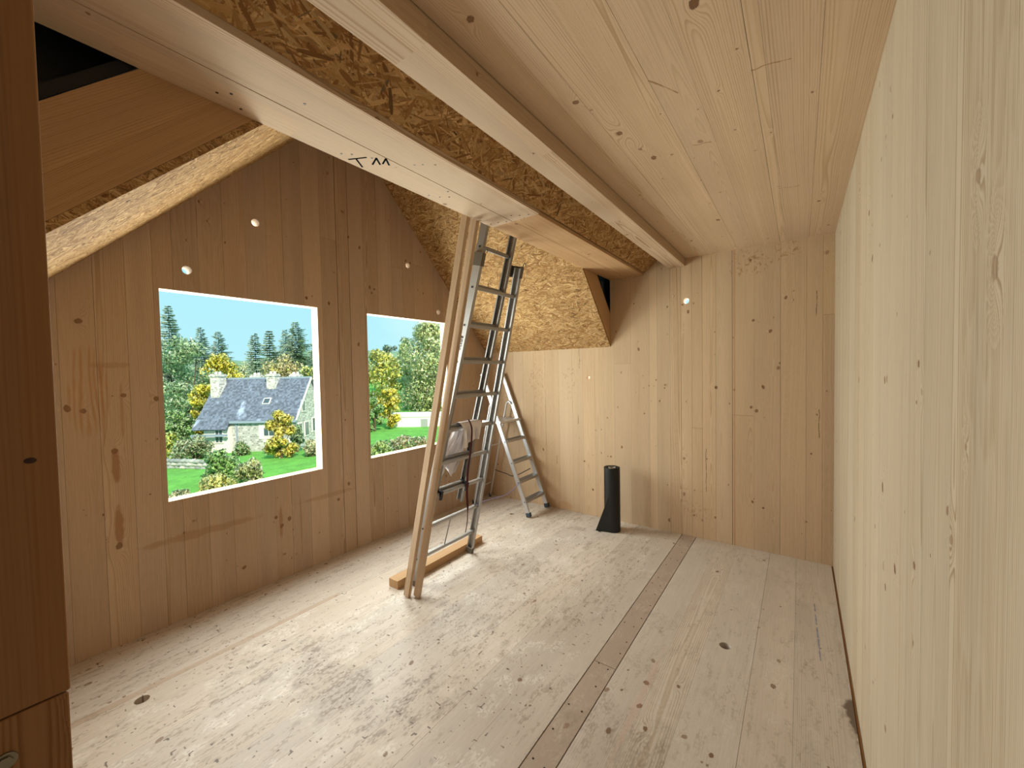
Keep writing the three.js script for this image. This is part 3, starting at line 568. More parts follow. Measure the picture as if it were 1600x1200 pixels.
// white cloth and dark red strap on a rung
{
  const nU = 30, nV = 46, pos = [], idx = [], uv = [];
  const X0 = 1.253, Y0 = 1.203; // crest of the rung
  for (let j = 0; j <= nV; j++) for (let i = 0; i <= nU; i++) {
    const u = i / nU, v = j / nV, a = u * 2 - 1;
    let s = (v - 0.28) * 0.62; // metres along the cloth, 0 at the crest
    const gather = 1 - 0.28 * smooth(0, 0.12, Math.abs(s)) + 0.25 * smooth(0.12, 0.4, s);
    let z = 1.775 + 0.05 * smooth(0.1, 0.45, s) + a * 0.12 * gather + 0.012 * Math.sin(s * 17 + u * 4);
    const fold = (0.022 * Math.sin(u * 17 + s * 6) + 0.012 * Math.sin(u * 31 - s * 11)) * smooth(0.01, 0.14, Math.abs(s));
    let x, y;
    const r = 0.046;
    if (Math.abs(s) < r * 1.5) { const th = s / r; x = X0 - r * Math.sin(th); y = Y0 + r * (Math.cos(th) - 0.35); }
    else { const q = Math.abs(s) - r * 1.5, sg = Math.sign(s); x = X0 - sg * r - (sg > 0 ? q * 0.34 : q * 0.02) + fold * 0.8 + (sg > 0 ? -0.02 : 0.002); y = Y0 - r * 0.28 - q * (1 + 0.1 * Math.sin(u * 9)) * (sg > 0 ? 1 : 0.75 + 0.6 * u); }
    pos.push(x, y, z + fold * 0.5); uv.push(u, v);
    if (i < nU && j < nV) { const p = j * (nU + 1) + i; idx.push(p, p + 1, p + nU + 1, p + 1, p + nU + 2, p + nU + 1); }
  }
  const g = new THREE.BufferGeometry(); g.setAttribute('position', new THREE.Float32BufferAttribute(pos, 3)); g.setAttribute('uv', new THREE.Float32BufferAttribute(uv, 2)); g.setIndex(idx); g.computeVertexNormals();
  solo('cloth', g, new THREE.MeshPhysicalMaterial({ color: '#efeaec', roughness: 0.95, side: THREE.DoubleSide, sheen: 0.3 }), 'crumpled white cloth hung over a rung of the extension ladder', 'cloth');
  const path = [V(1.262, 1.242, 1.80), V(1.295, 1.243, 1.808), V(1.334, 1.19, 1.82), V(1.33, 1.04, 1.829), V(1.305, 0.85, 1.842), V(1.302, 0.69, 1.852), V(1.30, 0.585, 1.846), V(1.30, 0.49, 1.854), V(1.30, 0.417, 1.876)];
  const c = new THREE.CatmullRomCurve3(path), n = 70, P = [], I = [];
  for (let i = 0; i <= n; i++) { const t = i / n, p = c.getPoint(t), w = (t < 0.72 ? 0.0095 : 0.0095 - 0.006 * smooth(0.72, 0.78, t)), tw = t * 1.5 - 0.5; for (let k = 0; k < 6; k++) { const a = k / 6 * Math.PI * 2, ex = Math.cos(a) * 0.0028, ez = Math.sin(a) * w; P.push(p.x + ex * Math.cos(tw) - ez * Math.sin(tw), p.y + (i < 12 ? ex : 0), p.z + ex * Math.sin(tw) + ez * Math.cos(tw)); if (i < n) { const q = i * 6 + k, e = i * 6 + (k + 1) % 6; I.push(q, e, q + 6, e, e + 6, q + 6); } } }
  const sg = new THREE.BufferGeometry(); sg.setAttribute('position', new THREE.Float32BufferAttribute(P, 3)); sg.setIndex(I); sg.computeVertexNormals();
  solo('strap', sg, flat('#4a0d14', 0.7, { side: THREE.DoubleSide }), 'dark red strap dangling from the cloth on the ladder', 'strap');
}
// folding step ladder by the back wall
{
  const st = thing('step_ladder', 'small aluminium step ladder standing open against the back wall', 'ladder', [0.915, 0, 0]);
  const tanA = (0.92 - 0.296) / 1.566, zN = 0.435, zF = 0.052;
  const X = (y) => -tanA * y;
  const L = 1.6;
  for (const [z, n] of [[zN, 'front_rail'], [zF, 'front_rail_001']]) {
    const b = V(X(0.02), 0.02, z), t = V(X(1.58), 1.58, z), len = b.distanceTo(t);
    const e = new RoundedBoxGeometry(0.048, len, 0.022, 2, 0.004); e.translate(0, len / 2, 0); e.rotateZ(Math.atan(tanA)); e.translate(b.x, b.y, z);
    const r = part(n, e, mAluBright, st);
    const ft = new RoundedBoxGeometry(0.058, 0.045, 0.034, 2, 0.006); ft.rotateZ(Math.atan(tanA) * 0.6); ft.translate(X(0.03), 0.031, z); part('foot', ft, flat('#3a4450', 0.7), r);
  }
  let k = 0;
  for (const y of [0.168, 0.372, 0.578, 0.808]) {
    const e = new RoundedBoxGeometry(0.085, 0.028, zN - zF - 0.02, 2, 0.004); e.translate(X(y) - 0.006, y, (zN + zF) / 2);
    const ribs = []; for (let i = -3; i <= 3; i++) ribs.push(box(X(y) - 0.006 + i * 0.011 - 0.002, X(y) - 0.006 + i * 0.011 + 0.002, y + 0.0135, y + 0.0158, zF + 0.014, zN - 0.014));
    const s = part(k ? `step_00${k}` : 'step', e, mAlu, st); part('tread_ribs', ribs, mAluDull, s);
    for (const z of [zN + 0.013, zF - 0.013]) { const c = new THREE.CylinderGeometry(0.006, 0.006, 0.006, 8); c.rotateX(Math.PI / 2); c.translate(X(y) + 0.012, y - 0.004, z); part('bolt', c, flat('#3a4450', 0.5), s); }
    k++;
  }
  const pf = new RoundedBoxGeometry(0.27, 0.03, zN - zF + 0.03, 2, 0.006); pf.translate(X(1.02) - 0.095, 1.02, (zN + zF) / 2); part('platform', pf, mAluBright, st);
  // rear frame: two tubes that bend over at the top into the front rails
  for (const [z, n] of [[zN - 0.03, 'rear_leg'], [zF + 0.03, 'rear_leg_001']]) {
    const r = part(n, tube([V(-0.835, 0.02, z), V(-0.72, 0.5, z), V(-0.6, 1.0, z), V(-0.565, 1.14, z), V(-0.548, 1.205, z), V(-0.525, 1.232, z), V(-0.498, 1.225, z), V(-0.484, 1.2, z)], 0.0105, 50, 10), mAluBright, st);
    const ft = new THREE.CylinderGeometry(0.014, 0.017, 0.045, 12); ft.translate(-0.838, 0.0228, z); part('foot', ft, flat('#3a4450', 0.7), r);
  }
  part('rear_brace', bar(V(-0.79, 0.2, zF + 0.03), V(-0.79, 0.2, zN - 0.03), 0.008), mAluBright, st); part('rear_brace_001', bar(V(-0.672, 0.7, zF + 0.03), V(-0.672, 0.7, zN - 0.03), 0.008), mAluBright, st);
  part('safety_strap', tube([V(-0.762, 0.36, zF + 0.03), V(-0.55, 0.345, 0.12), V(-0.36, 0.36, 0.2), V(X(0.47) - 0.03, 0.44, zF + 0.02)], 0.005, 30, 6), flat('#1d1f2a', 0.7), st);
}
// thin lilac cord running from the big ladder to the step ladder
solo('cord', tube([V(1.06, 0.475, 1.50), V(1.0, 0.43, 1.2), V(0.93, 0.375, 0.85), V(0.86, 0.37, 0.62), V(0.812, 0.385, 0.465)], 0.0035, 40, 6), flat('#8d84b4', 0.7), 'thin lilac cord between the extension ladder and step ladder', 'cord');
// black roll of membrane standing by the back wall
{
  const roll = thing('membrane_roll', 'black roll of membrane standing upright by the back wall', 'roll', [1.79, 0, 0.262]);
  const R = 0.076, Hh = 0.632, n = 180, turns = 5.2, P = [], I = [], hl = 0.005;
  // a spiral sheet, its loose end peeling off low down at the front
  const ring = (th) => R - 0.0052 * (turns - th / (2 * Math.PI));
  for (let i = 0; i <= n; i++) { const th = i / n * turns * 2 * Math.PI, r = ring(th), an = th + 2.2; for (const y of [0.001, Hh]) for (const d of [-0.0018, 0.0018]) P.push(Math.cos(an) * (r + d), y + (y > 0.1 ? 0.003 * Math.sin(an * 3) : 0), Math.sin(an) * (r + d)); if (i < n) { const a = i * 4, b = a + 4; for (const [p, q] of [[0, 1], [1, 3], [3, 2], [2, 0]]) I.push(a + p, a + q, b + p, a + q, b + q, b + p); } }
  const g = new THREE.BufferGeometry(); g.setAttribute('position', new THREE.Float32BufferAttribute(P, 3)); g.setIndex(I); const gg = g.toNonIndexed(); gg.computeVertexNormals();
  const mRoll = flat('#0c0d0f', 0.5, { side: THREE.DoubleSide });
  const sm = new THREE.CylinderGeometry(R + 0.002, R + 0.002, Hh, 48, 1, true); sm.translate(0, Hh / 2, 0);
  part('wound_sheet', gg, mRoll, roll); part('outer_layer', sm, mRoll, roll);
  const co = new THREE.CylinderGeometry(0.036, 0.036, Hh - 0.004, 24, 1, true); co.translate(0, Hh / 2, 0); part('cardboard_core', [co, new THREE.RingGeometry(0.030, 0.0375, 28).rotateX(-Math.PI / 2).translate(0, Hh - 0.0015, 0)], flat('#b4a894', 0.9, { side: THREE.DoubleSide }), roll);
  // loose corner of the outer turn
  const fp = [], fi = [], m = 14; const a0 = 0.05, dirA = 0.93; // leaves the roll on the near side
  for (let j = 0; j <= 8; j++) for (let i = 0; i <= m; i++) {
    const t = i / m, v = j / 8, reach = 0.13 * (1 - v), y = 0.002 + v * 0.36;
    const th = 1.95 - t * 0.0, an = 0.35 + 1.25 * Math.min(1, t * 1.6), out = Math.max(0, t - 0.625) / 0.375 * reach;
    const cx = Math.cos(an), sz = Math.sin(an), tx = -sz, tz = cx;
    fp.push(cx * (R + 0.006) + tx * out, y, sz * (R + 0.006) + tz * out + out * 0.25);
    if (i < m && j < 8) { const p = j * (m + 1) + i; fi.push(p, p + 1, p + m + 1, p + 1, p + m + 2, p + m + 1); }
  }
  const fg = new THREE.BufferGeometry(); fg.setAttribute('position', new THREE.Float32BufferAttribute(fp, 3)); fg.setIndex(fi); fg.computeVertexNormals();
  part('loose_flap', fg, mRoll, roll);
}
console.log('room ready');

// ---------------------------------------------------------------- outside
const CM = camera.matrixWorld.clone();
const at = (px, py, depth) => V((px - 800) / FOCAL * depth, (600 - py) / FOCAL * depth, -depth).applyMatrix4(CM);
const GROUND = -4.6;
const groundAt = (x, z) => GROUND + 2.2 * smooth(55, 120, -x) + (noise(x * 0.08 + 40, z * 0.08 + 11) - 0.5) * 0.5;
function onGround(px, depth) { const p = at(px, 600, depth); p.y = groundAt(p.x, p.z); return p; }
{ // lawn and fields
  const g = new THREE.PlaneGeometry(190, 220, 120, 120); g.rotateX(-Math.PI / 2); g.translate(-92, 0, -40);
  const p = g.attributes.position; for (let i = 0; i < p.count; i++) p.setY(i, groundAt(p.getX(i), p.getZ(i)) + 0.06 * noise(p.getX(i), p.getZ(i))); g.computeVertexNormals();
  const n = 512, d = new Uint8Array(n * n * 4);
  for (let j = 0; j < n; j++) for (let i = 0; i < n; i++) { const v = fbm(i * 0.05, j * 0.05), f = noise(i * 0.9, j * 0.35), k = (j * n + i) * 4, t = 0.8 + 0.25 * v + 0.2 * (f - 0.5); d[k] = 110 * t; d[k + 1] = 182 * t; d[k + 2] = 76 * t; d[k + 3] = 255; }
  const t = tex(n, n, d, true, THREE.RepeatWrapping); t.repeat.set(14, 16);
  solo('lawn', g, new THREE.MeshStandardMaterial({ map: t, roughness: 1 }), 'green lawn and fields outside the windows', 'lawn', { kind: 'structure' });
}
// foliage: small leaf faces scattered through clumps
function leafCloud(clumps, count, size, seed, flatten = 0.9) {
  const r = rng(seed), P = new Float32Array(count * 9), N = new Float32Array(count * 9);
  const total = clumps.reduce((s, c) => s + c[3] * c[3], 0); let at0 = 0, v = V(0, 0, 0), c = V(0, 0, 0);
  for (const [cx, cy, cz, R, Ry = R] of clumps) {
    const n = Math.round(count * R * R / total);
    for (let i = 0; i < n && at0 < count; i++) {
      const a = r() * Math.PI * 2, u = r() * 2 - 1, q = Math.sqrt(1 - u * u), k = Math.pow(r(), 0.28) * (0.85 + 0.25 * r());
      const nx = q * Math.cos(a), ny = u, nz = q * Math.sin(a);
      c.set(cx + nx * R * k, cy + ny * Ry * k, cz + nz * R * k);
      for (let j = 0; j < 3; j++) { const b = at0 * 9 + j * 3, th = r() * 6.28, ph = (r() - 0.5) * 3, s = size * (0.6 + r() * 0.8); P[b] = c.x + Math.cos(th) * Math.cos(ph) * s; P[b + 1] = c.y + Math.sin(ph) * s * flatten; P[b + 2] = c.z + Math.sin(th) * Math.cos(ph) * s; }
      const jx = nx + (r() - 0.5) * 0.9, jy = ny + 0.35 + (r() - 0.5) * 0.9, jz = nz + (r() - 0.5) * 0.9, l = Math.hypot(jx, jy, jz) || 1;
      for (let j = 0; j < 3; j++) { N[at0 * 9 + j * 3] = jx / l; N[at0 * 9 + j * 3 + 1] = jy / l; N[at0 * 9 + j * 3 + 2] = jz / l; }
      at0++;
    }
  }
  const g = new THREE.BufferGeometry(); g.setAttribute('position', new THREE.BufferAttribute(P.slice(0, at0 * 9), 3)); g.setAttribute('normal', new THREE.BufferAttribute(N.slice(0, at0 * 9), 3)); return g;
}
const leafMats = {};
function leaf(col) { return leafMats[col] ??= new THREE.MeshPhysicalMaterial({ color: col, roughness: 0.9, side: THREE.DoubleSide, transmission: 0.45, thickness: 0 }); }
const mBark = flat('#5b4a3a', 0.95);
// broadleaf tree or bush: px range of the crown and its distance; colours are [share, colour]
function broadleaf(name, label, category, px, pyTop, pyBot, wpx, depth, cols, seed, o = {}) {
  const top = at(px, pyTop, depth), bot = at(px, pyBot, depth), base = onGround(px, depth), rad = wpx / 2 / FOCAL * depth, h = top.y - bot.y;
  const g = thing(name, label, category, [base.x, base.y, base.z], { group: o.group });
  const r = rng(seed), clumps = [], n = o.clumps ?? 22;
  for (let i = 0; i < n; i++) { const a = r() * 6.28, u = r(), yy = u, q = Math.sqrt(Math.max(0, 1 - Math.pow((yy - (o.belly ?? 0.4)) / (yy > (o.belly ?? 0.4) ? 1 - (o.belly ?? 0.4) : (o.belly ?? 0.4) + 0.35), 2))) * (0.35 + 0.5 * r()), R = rad * (0.26 + 0.2 * r()); clumps.push([Math.cos(a) * rad * q, bot.y - base.y + R * 0.7 + yy * (h - R * 1.5), Math.sin(a) * rad * q, R, R * 0.85]); }
  cols.forEach(([share, col], i) => part(i ? `foliage_00${i}` : 'foliage', leafCloud(clumps, Math.round((o.leaves ?? 6000) * share), (o.leaf ?? 0.0032) * depth, seed + i * 7 + 1), leaf(col), g));
  const th = Math.max(0.1, rad * 0.07), trunk = [bar(V(0, -0.1, 0), V(0.05, (bot.y - base.y) + h * 0.6, 0.05), th, th * 0.4, 8)];
  for (const c of clumps.slice(0, 6)) trunk.push(bar(V(0, (bot.y - base.y) + h * 0.1, 0), V(c[0], c[1], c[2]), th * 0.4, th * 0.15, 6));
  part('trunk', trunk, mBark, g);
  return g;
}
function conifer(label, px, pyTop, wpx, depth, cols, seed, o = {}) {
  const top = at(px, pyTop, depth), base = onGround(px, depth), Hh = top.y - base.y, R = wpx / 2 / FOCAL * depth, r = rng(seed);
  const g = thing('conifer', label, 'tree', [base.x, base.y, base.z], { group: 'conifers behind the stone house' });
  const from = o.from ?? 0.15, P = cols.map(() => []), N = cols.map(() => []), tiers = o.tiers ?? 34;
  for (let t = 0; t < tiers; t++) {
    const k = t / tiers, y = Hh * (from + (1 - from) * k), len = R * Math.pow(1 - k, 0.7) * (0.75 + 0.4 * r()) + 0.12, nb = Math.round(7 + 9 * (1 - k));
    for (let b = 0; b < nb; b++) {
      const a = r() * 6.28, ll = len * (0.6 + 0.5 * r()), droop = -0.32 * ll * (1 - k) + 0.25 * ll * k, dx = Math.cos(a), dz = Math.sin(a), ci = r() < cols[0][0] ? 0 : Math.min(cols.length - 1, 1);
      const tw = 18;
      for (let s = 0; s < tw; s++) {
        const u = 0.1 + 0.95 * (s + r()) / tw, side = r() < 0.5 ? -1 : 1, w = ll * 0.3 * (1.15 - u) + 0.24, bx = dx * ll * u, by = y + droop * u * u, bz = dz * ll * u, ex = bx + dx * w * 0.7 - dz * side * w * (0.7 + 0.5 * r()), ez = bz + dz * w * 0.7 + dx * side * w * (0.7 + 0.5 * r()), ey = by - w * (0.1 + 0.5 * r());
        P[ci].push(bx - dx * w * 0.22, by + w * 0.08, bz - dz * w * 0.22, bx + dx * w * 0.22, by + w * 0.12, bz + dz * w * 0.22, ex, ey, ez);
        const nx = dx * 0.6 + (r() - 0.5) * 0.8, ny = 0.7 + (r() - 0.5) * 0.6, nz = dz * 0.6 + (r() - 0.5) * 0.8, l = Math.hypot(nx, ny, nz); for (let q = 0; q < 3; q++) N[ci].push(nx / l, ny / l, nz / l);
      }
    }
  }
  cols.forEach(([, col], i) => { if (!P[i].length) return; const e = new THREE.BufferGeometry(); e.setAttribute('position', new THREE.Float32BufferAttribute(P[i], 3)); e.setAttribute('normal', new THREE.Float32BufferAttribute(N[i], 3)); part(i ? 'foliage_001' : 'foliage', e, leaf(col), g); });
  part('trunk', bar(V(0, -0.2, 0), V(0, Hh * 0.99, 0), Hh * 0.008, 0.02, 7), mBark, g);
}
const CON = '#9cbca2', CON2 = '#c0d8ac', SAGE = '#aacb9c', SAGE2 = '#cce4b4', YEL = '#fff35c', YEL2 = '#e8ea74', GOLD = '#efe0ac', PALE = '#dcea9e', PALE2 = '#f2f4c4', GRN = '#8fc270', GRN2 = '#bce088', OLIVE = '#d0d2a8';
// left window, from far to near
conifer('tall dark conifer at the left edge of the left window', 268, 476, 66, 66, [[0.75, CON], [0.25, CON2]], 101, { tiers: 40 });
conifer('slim conifer just right of the big pale green tree', 317, 510, 46, 76, [[0.8, CON], [0.2, CON2]], 102);
conifer('small conifer above the yellow tree behind the chimney', 344, 517, 56, 88, [[0.85, CON], [0.15, CON2]], 103);
conifer('conifer leftmost of the group above the roof ridge', 401, 519, 48, 66, [[0.75, CON], [0.25, CON2]], 104);
conifer('conifer second from left above the roof ridge', 423, 515, 56, 54, [[0.7, CON], [0.3, CON2]], 105);
conifer('short conifer between the two tall ones above the roof', 448, 514, 50, 104, [[0.7, CON], [0.3, CON2]], 106);
conifer('tallest conifer right of the roof ridge', 465, 502, 76, 82, [[0.65, CON], [0.35, CON2]], 107, { tiers: 38 });
conifer('conifer half hidden by the right edge of the left window', 496, 530, 60, 58, [[0.65, CON], [0.35, CON2]], 108);
broadleaf('tree', 'big dense pale green tree left of the stone house', 'tree', 292, 520, 712, 92, 46, [[0.55, SAGE], [0.45, SAGE2]], 120, { leaves: 16000, clumps: 46, leaf: 0.0042 });
broadleaf('tree', 'dark green tree behind the leftmost shrubs', 'tree', 252, 540, 720, 56, 58, [[0.5, CON], [0.5, SAGE]], 121, { leaves: 9000, clumps: 30, leaf: 0.004 });
broadleaf('tree', 'bright yellow autumn tree behind the left chimney', 'tree', 346, 552, 690, 66, 58, [[0.65, YEL], [0.35, YEL2]], 122, { leaves: 11000, clumps: 34, leaf: 0.0042 });
broadleaf('tree', 'yellow green tree left of the roof verge', 'tree', 318, 596, 700, 44, 37.5, [[0.55, YEL], [0.45, YEL2]], 123, { leaves: 8000, clumps: 26, leaf: 0.0042 });
broadleaf('tree', 'greyish green tree behind the middle of the roof', 'tree', 380, 566, 690, 60, 104, [[0.6, OLIVE], [0.4, SAGE2]], 124, { leaves: 7000, clumps: 26, leaf: 0.0038 });
broadleaf('tree', 'golden brown tree behind the right chimneys', 'tree', 440, 552, 690, 84, 50, [[0.6, GOLD], [0.25, OLIVE], [0.15, YEL2]], 125, { leaves: 13000, clumps: 36, leaf: 0.004 });
broadleaf('tree', 'yellow green tree behind the gable end', 'tree', 486, 562, 690, 50, 46, [[0.5, SAGE2], [0.5, YEL2]], 126, { leaves: 7000, clumps: 24, leaf: 0.004 });
broadleaf('shrub', 'leafy green shrub at the left edge below the big tree', 'shrub', 270, 640, 724, 56, 34, [[0.6, GRN], [0.4, SAGE2]], 130, { leaves: 8000, clumps: 26, leaf: 0.0045 });
broadleaf('shrub', 'yellowish shrub low at the left edge of the window', 'shrub', 264, 676, 736, 36, 31, [[0.5, YEL2], [0.5, GRN2]], 131, { leaves: 5000, leaf: 0.0045 });
broadleaf('shrub', 'grey twiggy shrub left of the house porch', 'shrub', 298, 678, 734, 50, 30, [[0.6, OLIVE], [0.4, SAGE]], 132, { leaves: 6000, leaf: 0.004 });
broadleaf('shrub', 'yellow autumn shrub in front of the house wall', 'shrub', 436, 640, 716, 44, 29.2, [[0.7, '#fff07e'], [0.3, YEL2]], 133, { leaves: 8000, clumps: 26, leaf: 0.0046, belly: 0.5 });
broadleaf('shrub', 'green bush beside the yellow shrub at the house corner', 'shrub', 461, 664, 712, 18, 31.6, [[1, SAGE]], 134, { leaves: 3500, leaf: 0.0045 });
broadleaf('shrub', 'low pale shrub by the garden fence at the house corner', 'shrub', 484, 686, 716, 24, 29.5, [[0.5, PALE2], [0.5, OLIVE]], 135, { leaves: 3000, leaf: 0.0045 });
broadleaf('shrub', 'climbing green shrub against the stone wall', 'shrub', 372, 690, 722, 22, 31.2, [[0.6, GRN], [0.4, OLIVE]], 136, { leaves: 2600, leaf: 0.004 });
broadleaf('shrub', 'round green bush before the porch', 'shrub', 341, 702, 764, 62, 22.5, [[0.55, GRN2], [0.45, GRN]], 137, { leaves: 10000, clumps: 30, leaf: 0.005 });
broadleaf('shrub', 'pale bush right of the round green bush', 'shrub', 386, 716, 768, 40, 21.3, [[0.6, PALE], [0.4, OLIVE]], 138, { leaves: 6000, leaf: 0.005 });
broadleaf('shrub', 'yellow low bush above the window sill', 'shrub', 330, 742, 798, 60, 18.5, [[0.5, '#f6ec8c'], [0.5, PALE]], 139, { leaves: 9000, clumps: 28, leaf: 0.005 });
broadleaf('shrub', 'pale low bush in the lower left corner of the window', 'shrub', 272, 766, 803, 34, 17.2, [[0.6, PALE2], [0.4, OLIVE]], 140, { leaves: 5000, leaf: 0.005 });
// right window
broadleaf('tree', 'tall pale green tree filling the right of the right window', 'tree', 678, 498, 662, 112, 70, [[0.5, PALE], [0.3, PALE2], [0.2, SAGE2]], 150, { leaves: 24000, clumps: 60, leaf: 0.0042, belly: 0.45 });
broadleaf('tree', 'yellow green tree at the left of the right window', 'tree', 596, 544, 664, 66, 58, [[0.45, YEL2], [0.35, PALE], [0.2, YEL]], 151, { leaves: 12000, clumps: 48, leaf: 0.0042, belly: 0.5 });
broadleaf('tree', 'pale tree between the two big ones in the right window', 'tree', 636, 536, 690, 56, 84, [[0.6, PALE], [0.4, SAGE2]], 152, { leaves: 9000, clumps: 30, leaf: 0.004 });
broadleaf('shrub', 'bright yellow bush left of the white shed', 'shrub', 607, 604, 666, 34, 46, [[0.8, YEL], [0.2, YEL2]], 153, { leaves: 6000, leaf: 0.0042 });
broadleaf('shrub', 'dark green bush at the left edge of the right window', 'shrub', 584, 618, 676, 30, 44, [[0.7, GRN], [0.3, GRN2]], 154, { leaves: 5000, leaf: 0.0042 });
broadleaf('shrub', 'reddish hedge low in the right window', 'shrub', 636, 681, 718, 80, 26, [[0.4, OLIVE], [0.3, '#e0b88c'], [0.3, GRN2]], 155, { leaves: 9000, clumps: 34, leaf: 0.0045 });
broadleaf('shrub', 'pale hedge at the left of the reddish hedge', 'shrub', 590, 690, 728, 44, 23, [[0.5, PALE], [0.5, GRN2]], 156, { leaves: 5000, leaf: 0.0045 });
broadleaf('tree', 'far dark tree on the skyline of the right window', 'tree', 612, 534, 600, 34, 110, [[1, '#9ab5a2']], 157, { leaves: 4000, leaf: 0.003 });
broadleaf('tree', 'far hazy tree above the yellow green tree', 'tree', 634, 526, 600, 26, 100, [[1, '#a4bfa4']], 158, { leaves: 4000, leaf: 0.003 });
{ // wooded hill far behind
  const g = new THREE.PlaneGeometry(60, 420, 30, 160); g.rotateX(-Math.PI / 2); g.translate(-190, 0, -110);
  const p = g.attributes.position; for (let i = 0; i < p.count; i++) { const x = p.getX(i), z = p.getZ(i), k = smooth(-160, -205, x); p.setY(i, -3 + k * (9 + 7 * smooth(-70, -120, z) + 2 * fbm(z * 0.02, 3)) + k * 2.2 * noise(x * 0.35, z * 0.35)); } g.computeVertexNormals();
  solo('hill', g, flat('#6f8f76', 1), 'wooded hill on the far skyline', 'hill', { kind: 'structure' });
}
// stone house with slate roof, square to the camera's own axes as it happens to stand
{
  const D = 33, ex = V(1, 0, 0).applyMatrix4(new THREE.Matrix4().extractRotation(CM)).setY(0).normalize(), ez = V(0, 0, 1).applyMatrix4(new THREE.Matrix4().extractRotation(CM)).setY(0).normalize();
  const corner = at(462, 654, D); // right end of the front eave
  const base = groundAt(corner.x, corner.z) - 0.2;
  const h = thing('house', 'grey stone house with slate roof and white chimneys on the lawn', 'house', [corner.x, base, corner.z]);
  h.quaternion.setFromRotationMatrix(new THREE.Matrix4().makeBasis(ex, V(0, 1, 0), ez));
  const E = corner.y - base, LEN = 7.75, half = 2.55, RISE = 3.25; // local: x to the right, z towards us, eave corner at the origin
  const n = 256, sd = new Uint8Array(n * n * 4), rd = new Uint8Array(n * n * 4);
  for (let j = 0; j < n; j++) for (let i = 0; i < n; i++) {
    const k = (j * n + i) * 4, row = Math.floor(j / 14), u = i / 22 + (row % 2) * 0.5 + noise(row * 3, i / 60) * 0.6, c = Math.floor(u), e = Math.min(u - c, 1 - (u - c)) * 22, f = Math.min(j % 14, 14 - j % 14), tone = 150 + 75 * TAB[(c * 57 + row * 311) & 65535] + 20 * (noise(i * 0.6, j * 0.6) - 0.5), mort = e < 2 || f < 1.5;
    sd[k] = mort ? 205 : tone; sd[k + 1] = mort ? 205 : tone * 1.0; sd[k + 2] = mort ? 200 : tone * 0.99; sd[k + 3] = 255;
    const rr = Math.floor(j / 8), cc = Math.floor(i / 8 + (rr % 2) * 0.5), s = 98 + 46 * TAB[(cc * 91 + rr * 517) & 65535] + 60 * smooth(0.62, 0.8, fbm(i * 0.02 + 5, j * 0.012 + 9)); rd[k] = s * 0.95; rd[k + 1] = s; rd[k + 2] = s * 1.12; rd[k + 3] = 255;
  }
  const tS = tex(n, n, sd, true, THREE.RepeatWrapping), tR = tex(n, n, rd, true, THREE.RepeatWrapping);
  const mStone = new THREE.MeshStandardMaterial({ color: '#e8ecec', map: tS, roughness: 0.95 }), mSlate = new THREE.MeshStandardMaterial({ color: '#dfe6f0', map: tR, roughness: 0.7 }), mW = flat('#e4e2dc', 0.8), mGlass = flat('#4a5a66', 0.15), mZinc = flat('#8fa0b2', 0.4);
  const boxUV = (g, s) => { g = plain(g); const p = g.attributes.position, N = g.attributes.normal, uv = g.attributes.uv; for (let i = 0; i < p.count; i++) { const m = Math.abs(N.getX(i)) > 0.6; uv.setXY(i, (m ? p.getZ(i) : p.getX(i)) / s, p.getY(i) / s); } return g; };
  part('stone_walls', boxUV((() => { const s = prism([[0, 0], [-2 * half, 0], [-2 * half, E - 0.05], [-half, E + RISE - 0.12], [0, E - 0.05]], LEN - 0.2); s.applyMatrix4(new THREE.Matrix4().makeBasis(V(0, 0, 1), V(0, 1, 0), V(-1, 0, 0))); return s; })(), 2.6), mStone, h);
  // catslide wing at the left comes forward under a lower eave
  const wing = part('porch_wall', boxUV(box(-LEN - 0.3 + 0.6, -5.3, 0, E - 0.55, -0.6, 0.25), 2.6), mW, h);
  // roof planes
  const slope = Math.hypot(half, RISE), ang = Math.atan2(RISE, half);
  const plane = (x0, x1, len, over) => { const g = new THREE.BoxGeometry(x1 - x0, 0.12, len + over); g.translate((x0 + x1) / 2, 0.06, -(len + over) / 2 + over); const p = plain(g), q = p.attributes.position, uv = p.attributes.uv; for (let i = 0; i < q.count; i++) uv.setXY(i, q.getX(i) / 5, q.getZ(i) / 5); return p; };
  const f1 = plane(-5.3, 0.12, slope, 0.25); f1.rotateX(ang); f1.translate(0, E, 0);
  const f2 = plane(-LEN - 0.35, -5.3, slope, 1.0); f2.rotateX(ang); f2.translate(0, E, 0);
  part('slate_roof', [f1, f2], mSlate, h);
  const bk = plane(-LEN - 0.35, 0.12, slope, 0.25); bk.rotateX(ang); bk.rotateY(Math.PI); bk.translate(-LEN - 0.23, E, -2 * half); part('slate_roof_001', bk, mSlate, h);
  part('ridge_tiles', box(-LEN - 0.35, 0.12, E + RISE + 0.05, E + RISE + 0.2, -half - 0.1, -half + 0.1), mZinc, h);
  part('gutter', box(-5.3, 0.15, E - 0.28, E - 0.1, 0.1, 0.3), mZinc, h); part('gutter_001', box(-LEN - 0.35, -5.25, E - 1.28, E - 1.1, 0.6, 0.8), mZinc, h);
  part('downpipe', box(-4.9, -4.82, 0, E - 0.3, 0.03, 0.11), mZinc, h);
  const vg = new THREE.BoxGeometry(0.09, 0.14, slope + 0.3); vg.translate(0.16, 0.1, -slope / 2 + 0.1); vg.rotateX(ang); vg.translate(0, E, 0); part('verge_board', vg, mW, h);
  // chimneys
  const mCh = new THREE.MeshStandardMaterial({ map: tS, roughness: 0.95, color: new THREE.Color('#ffffff') });
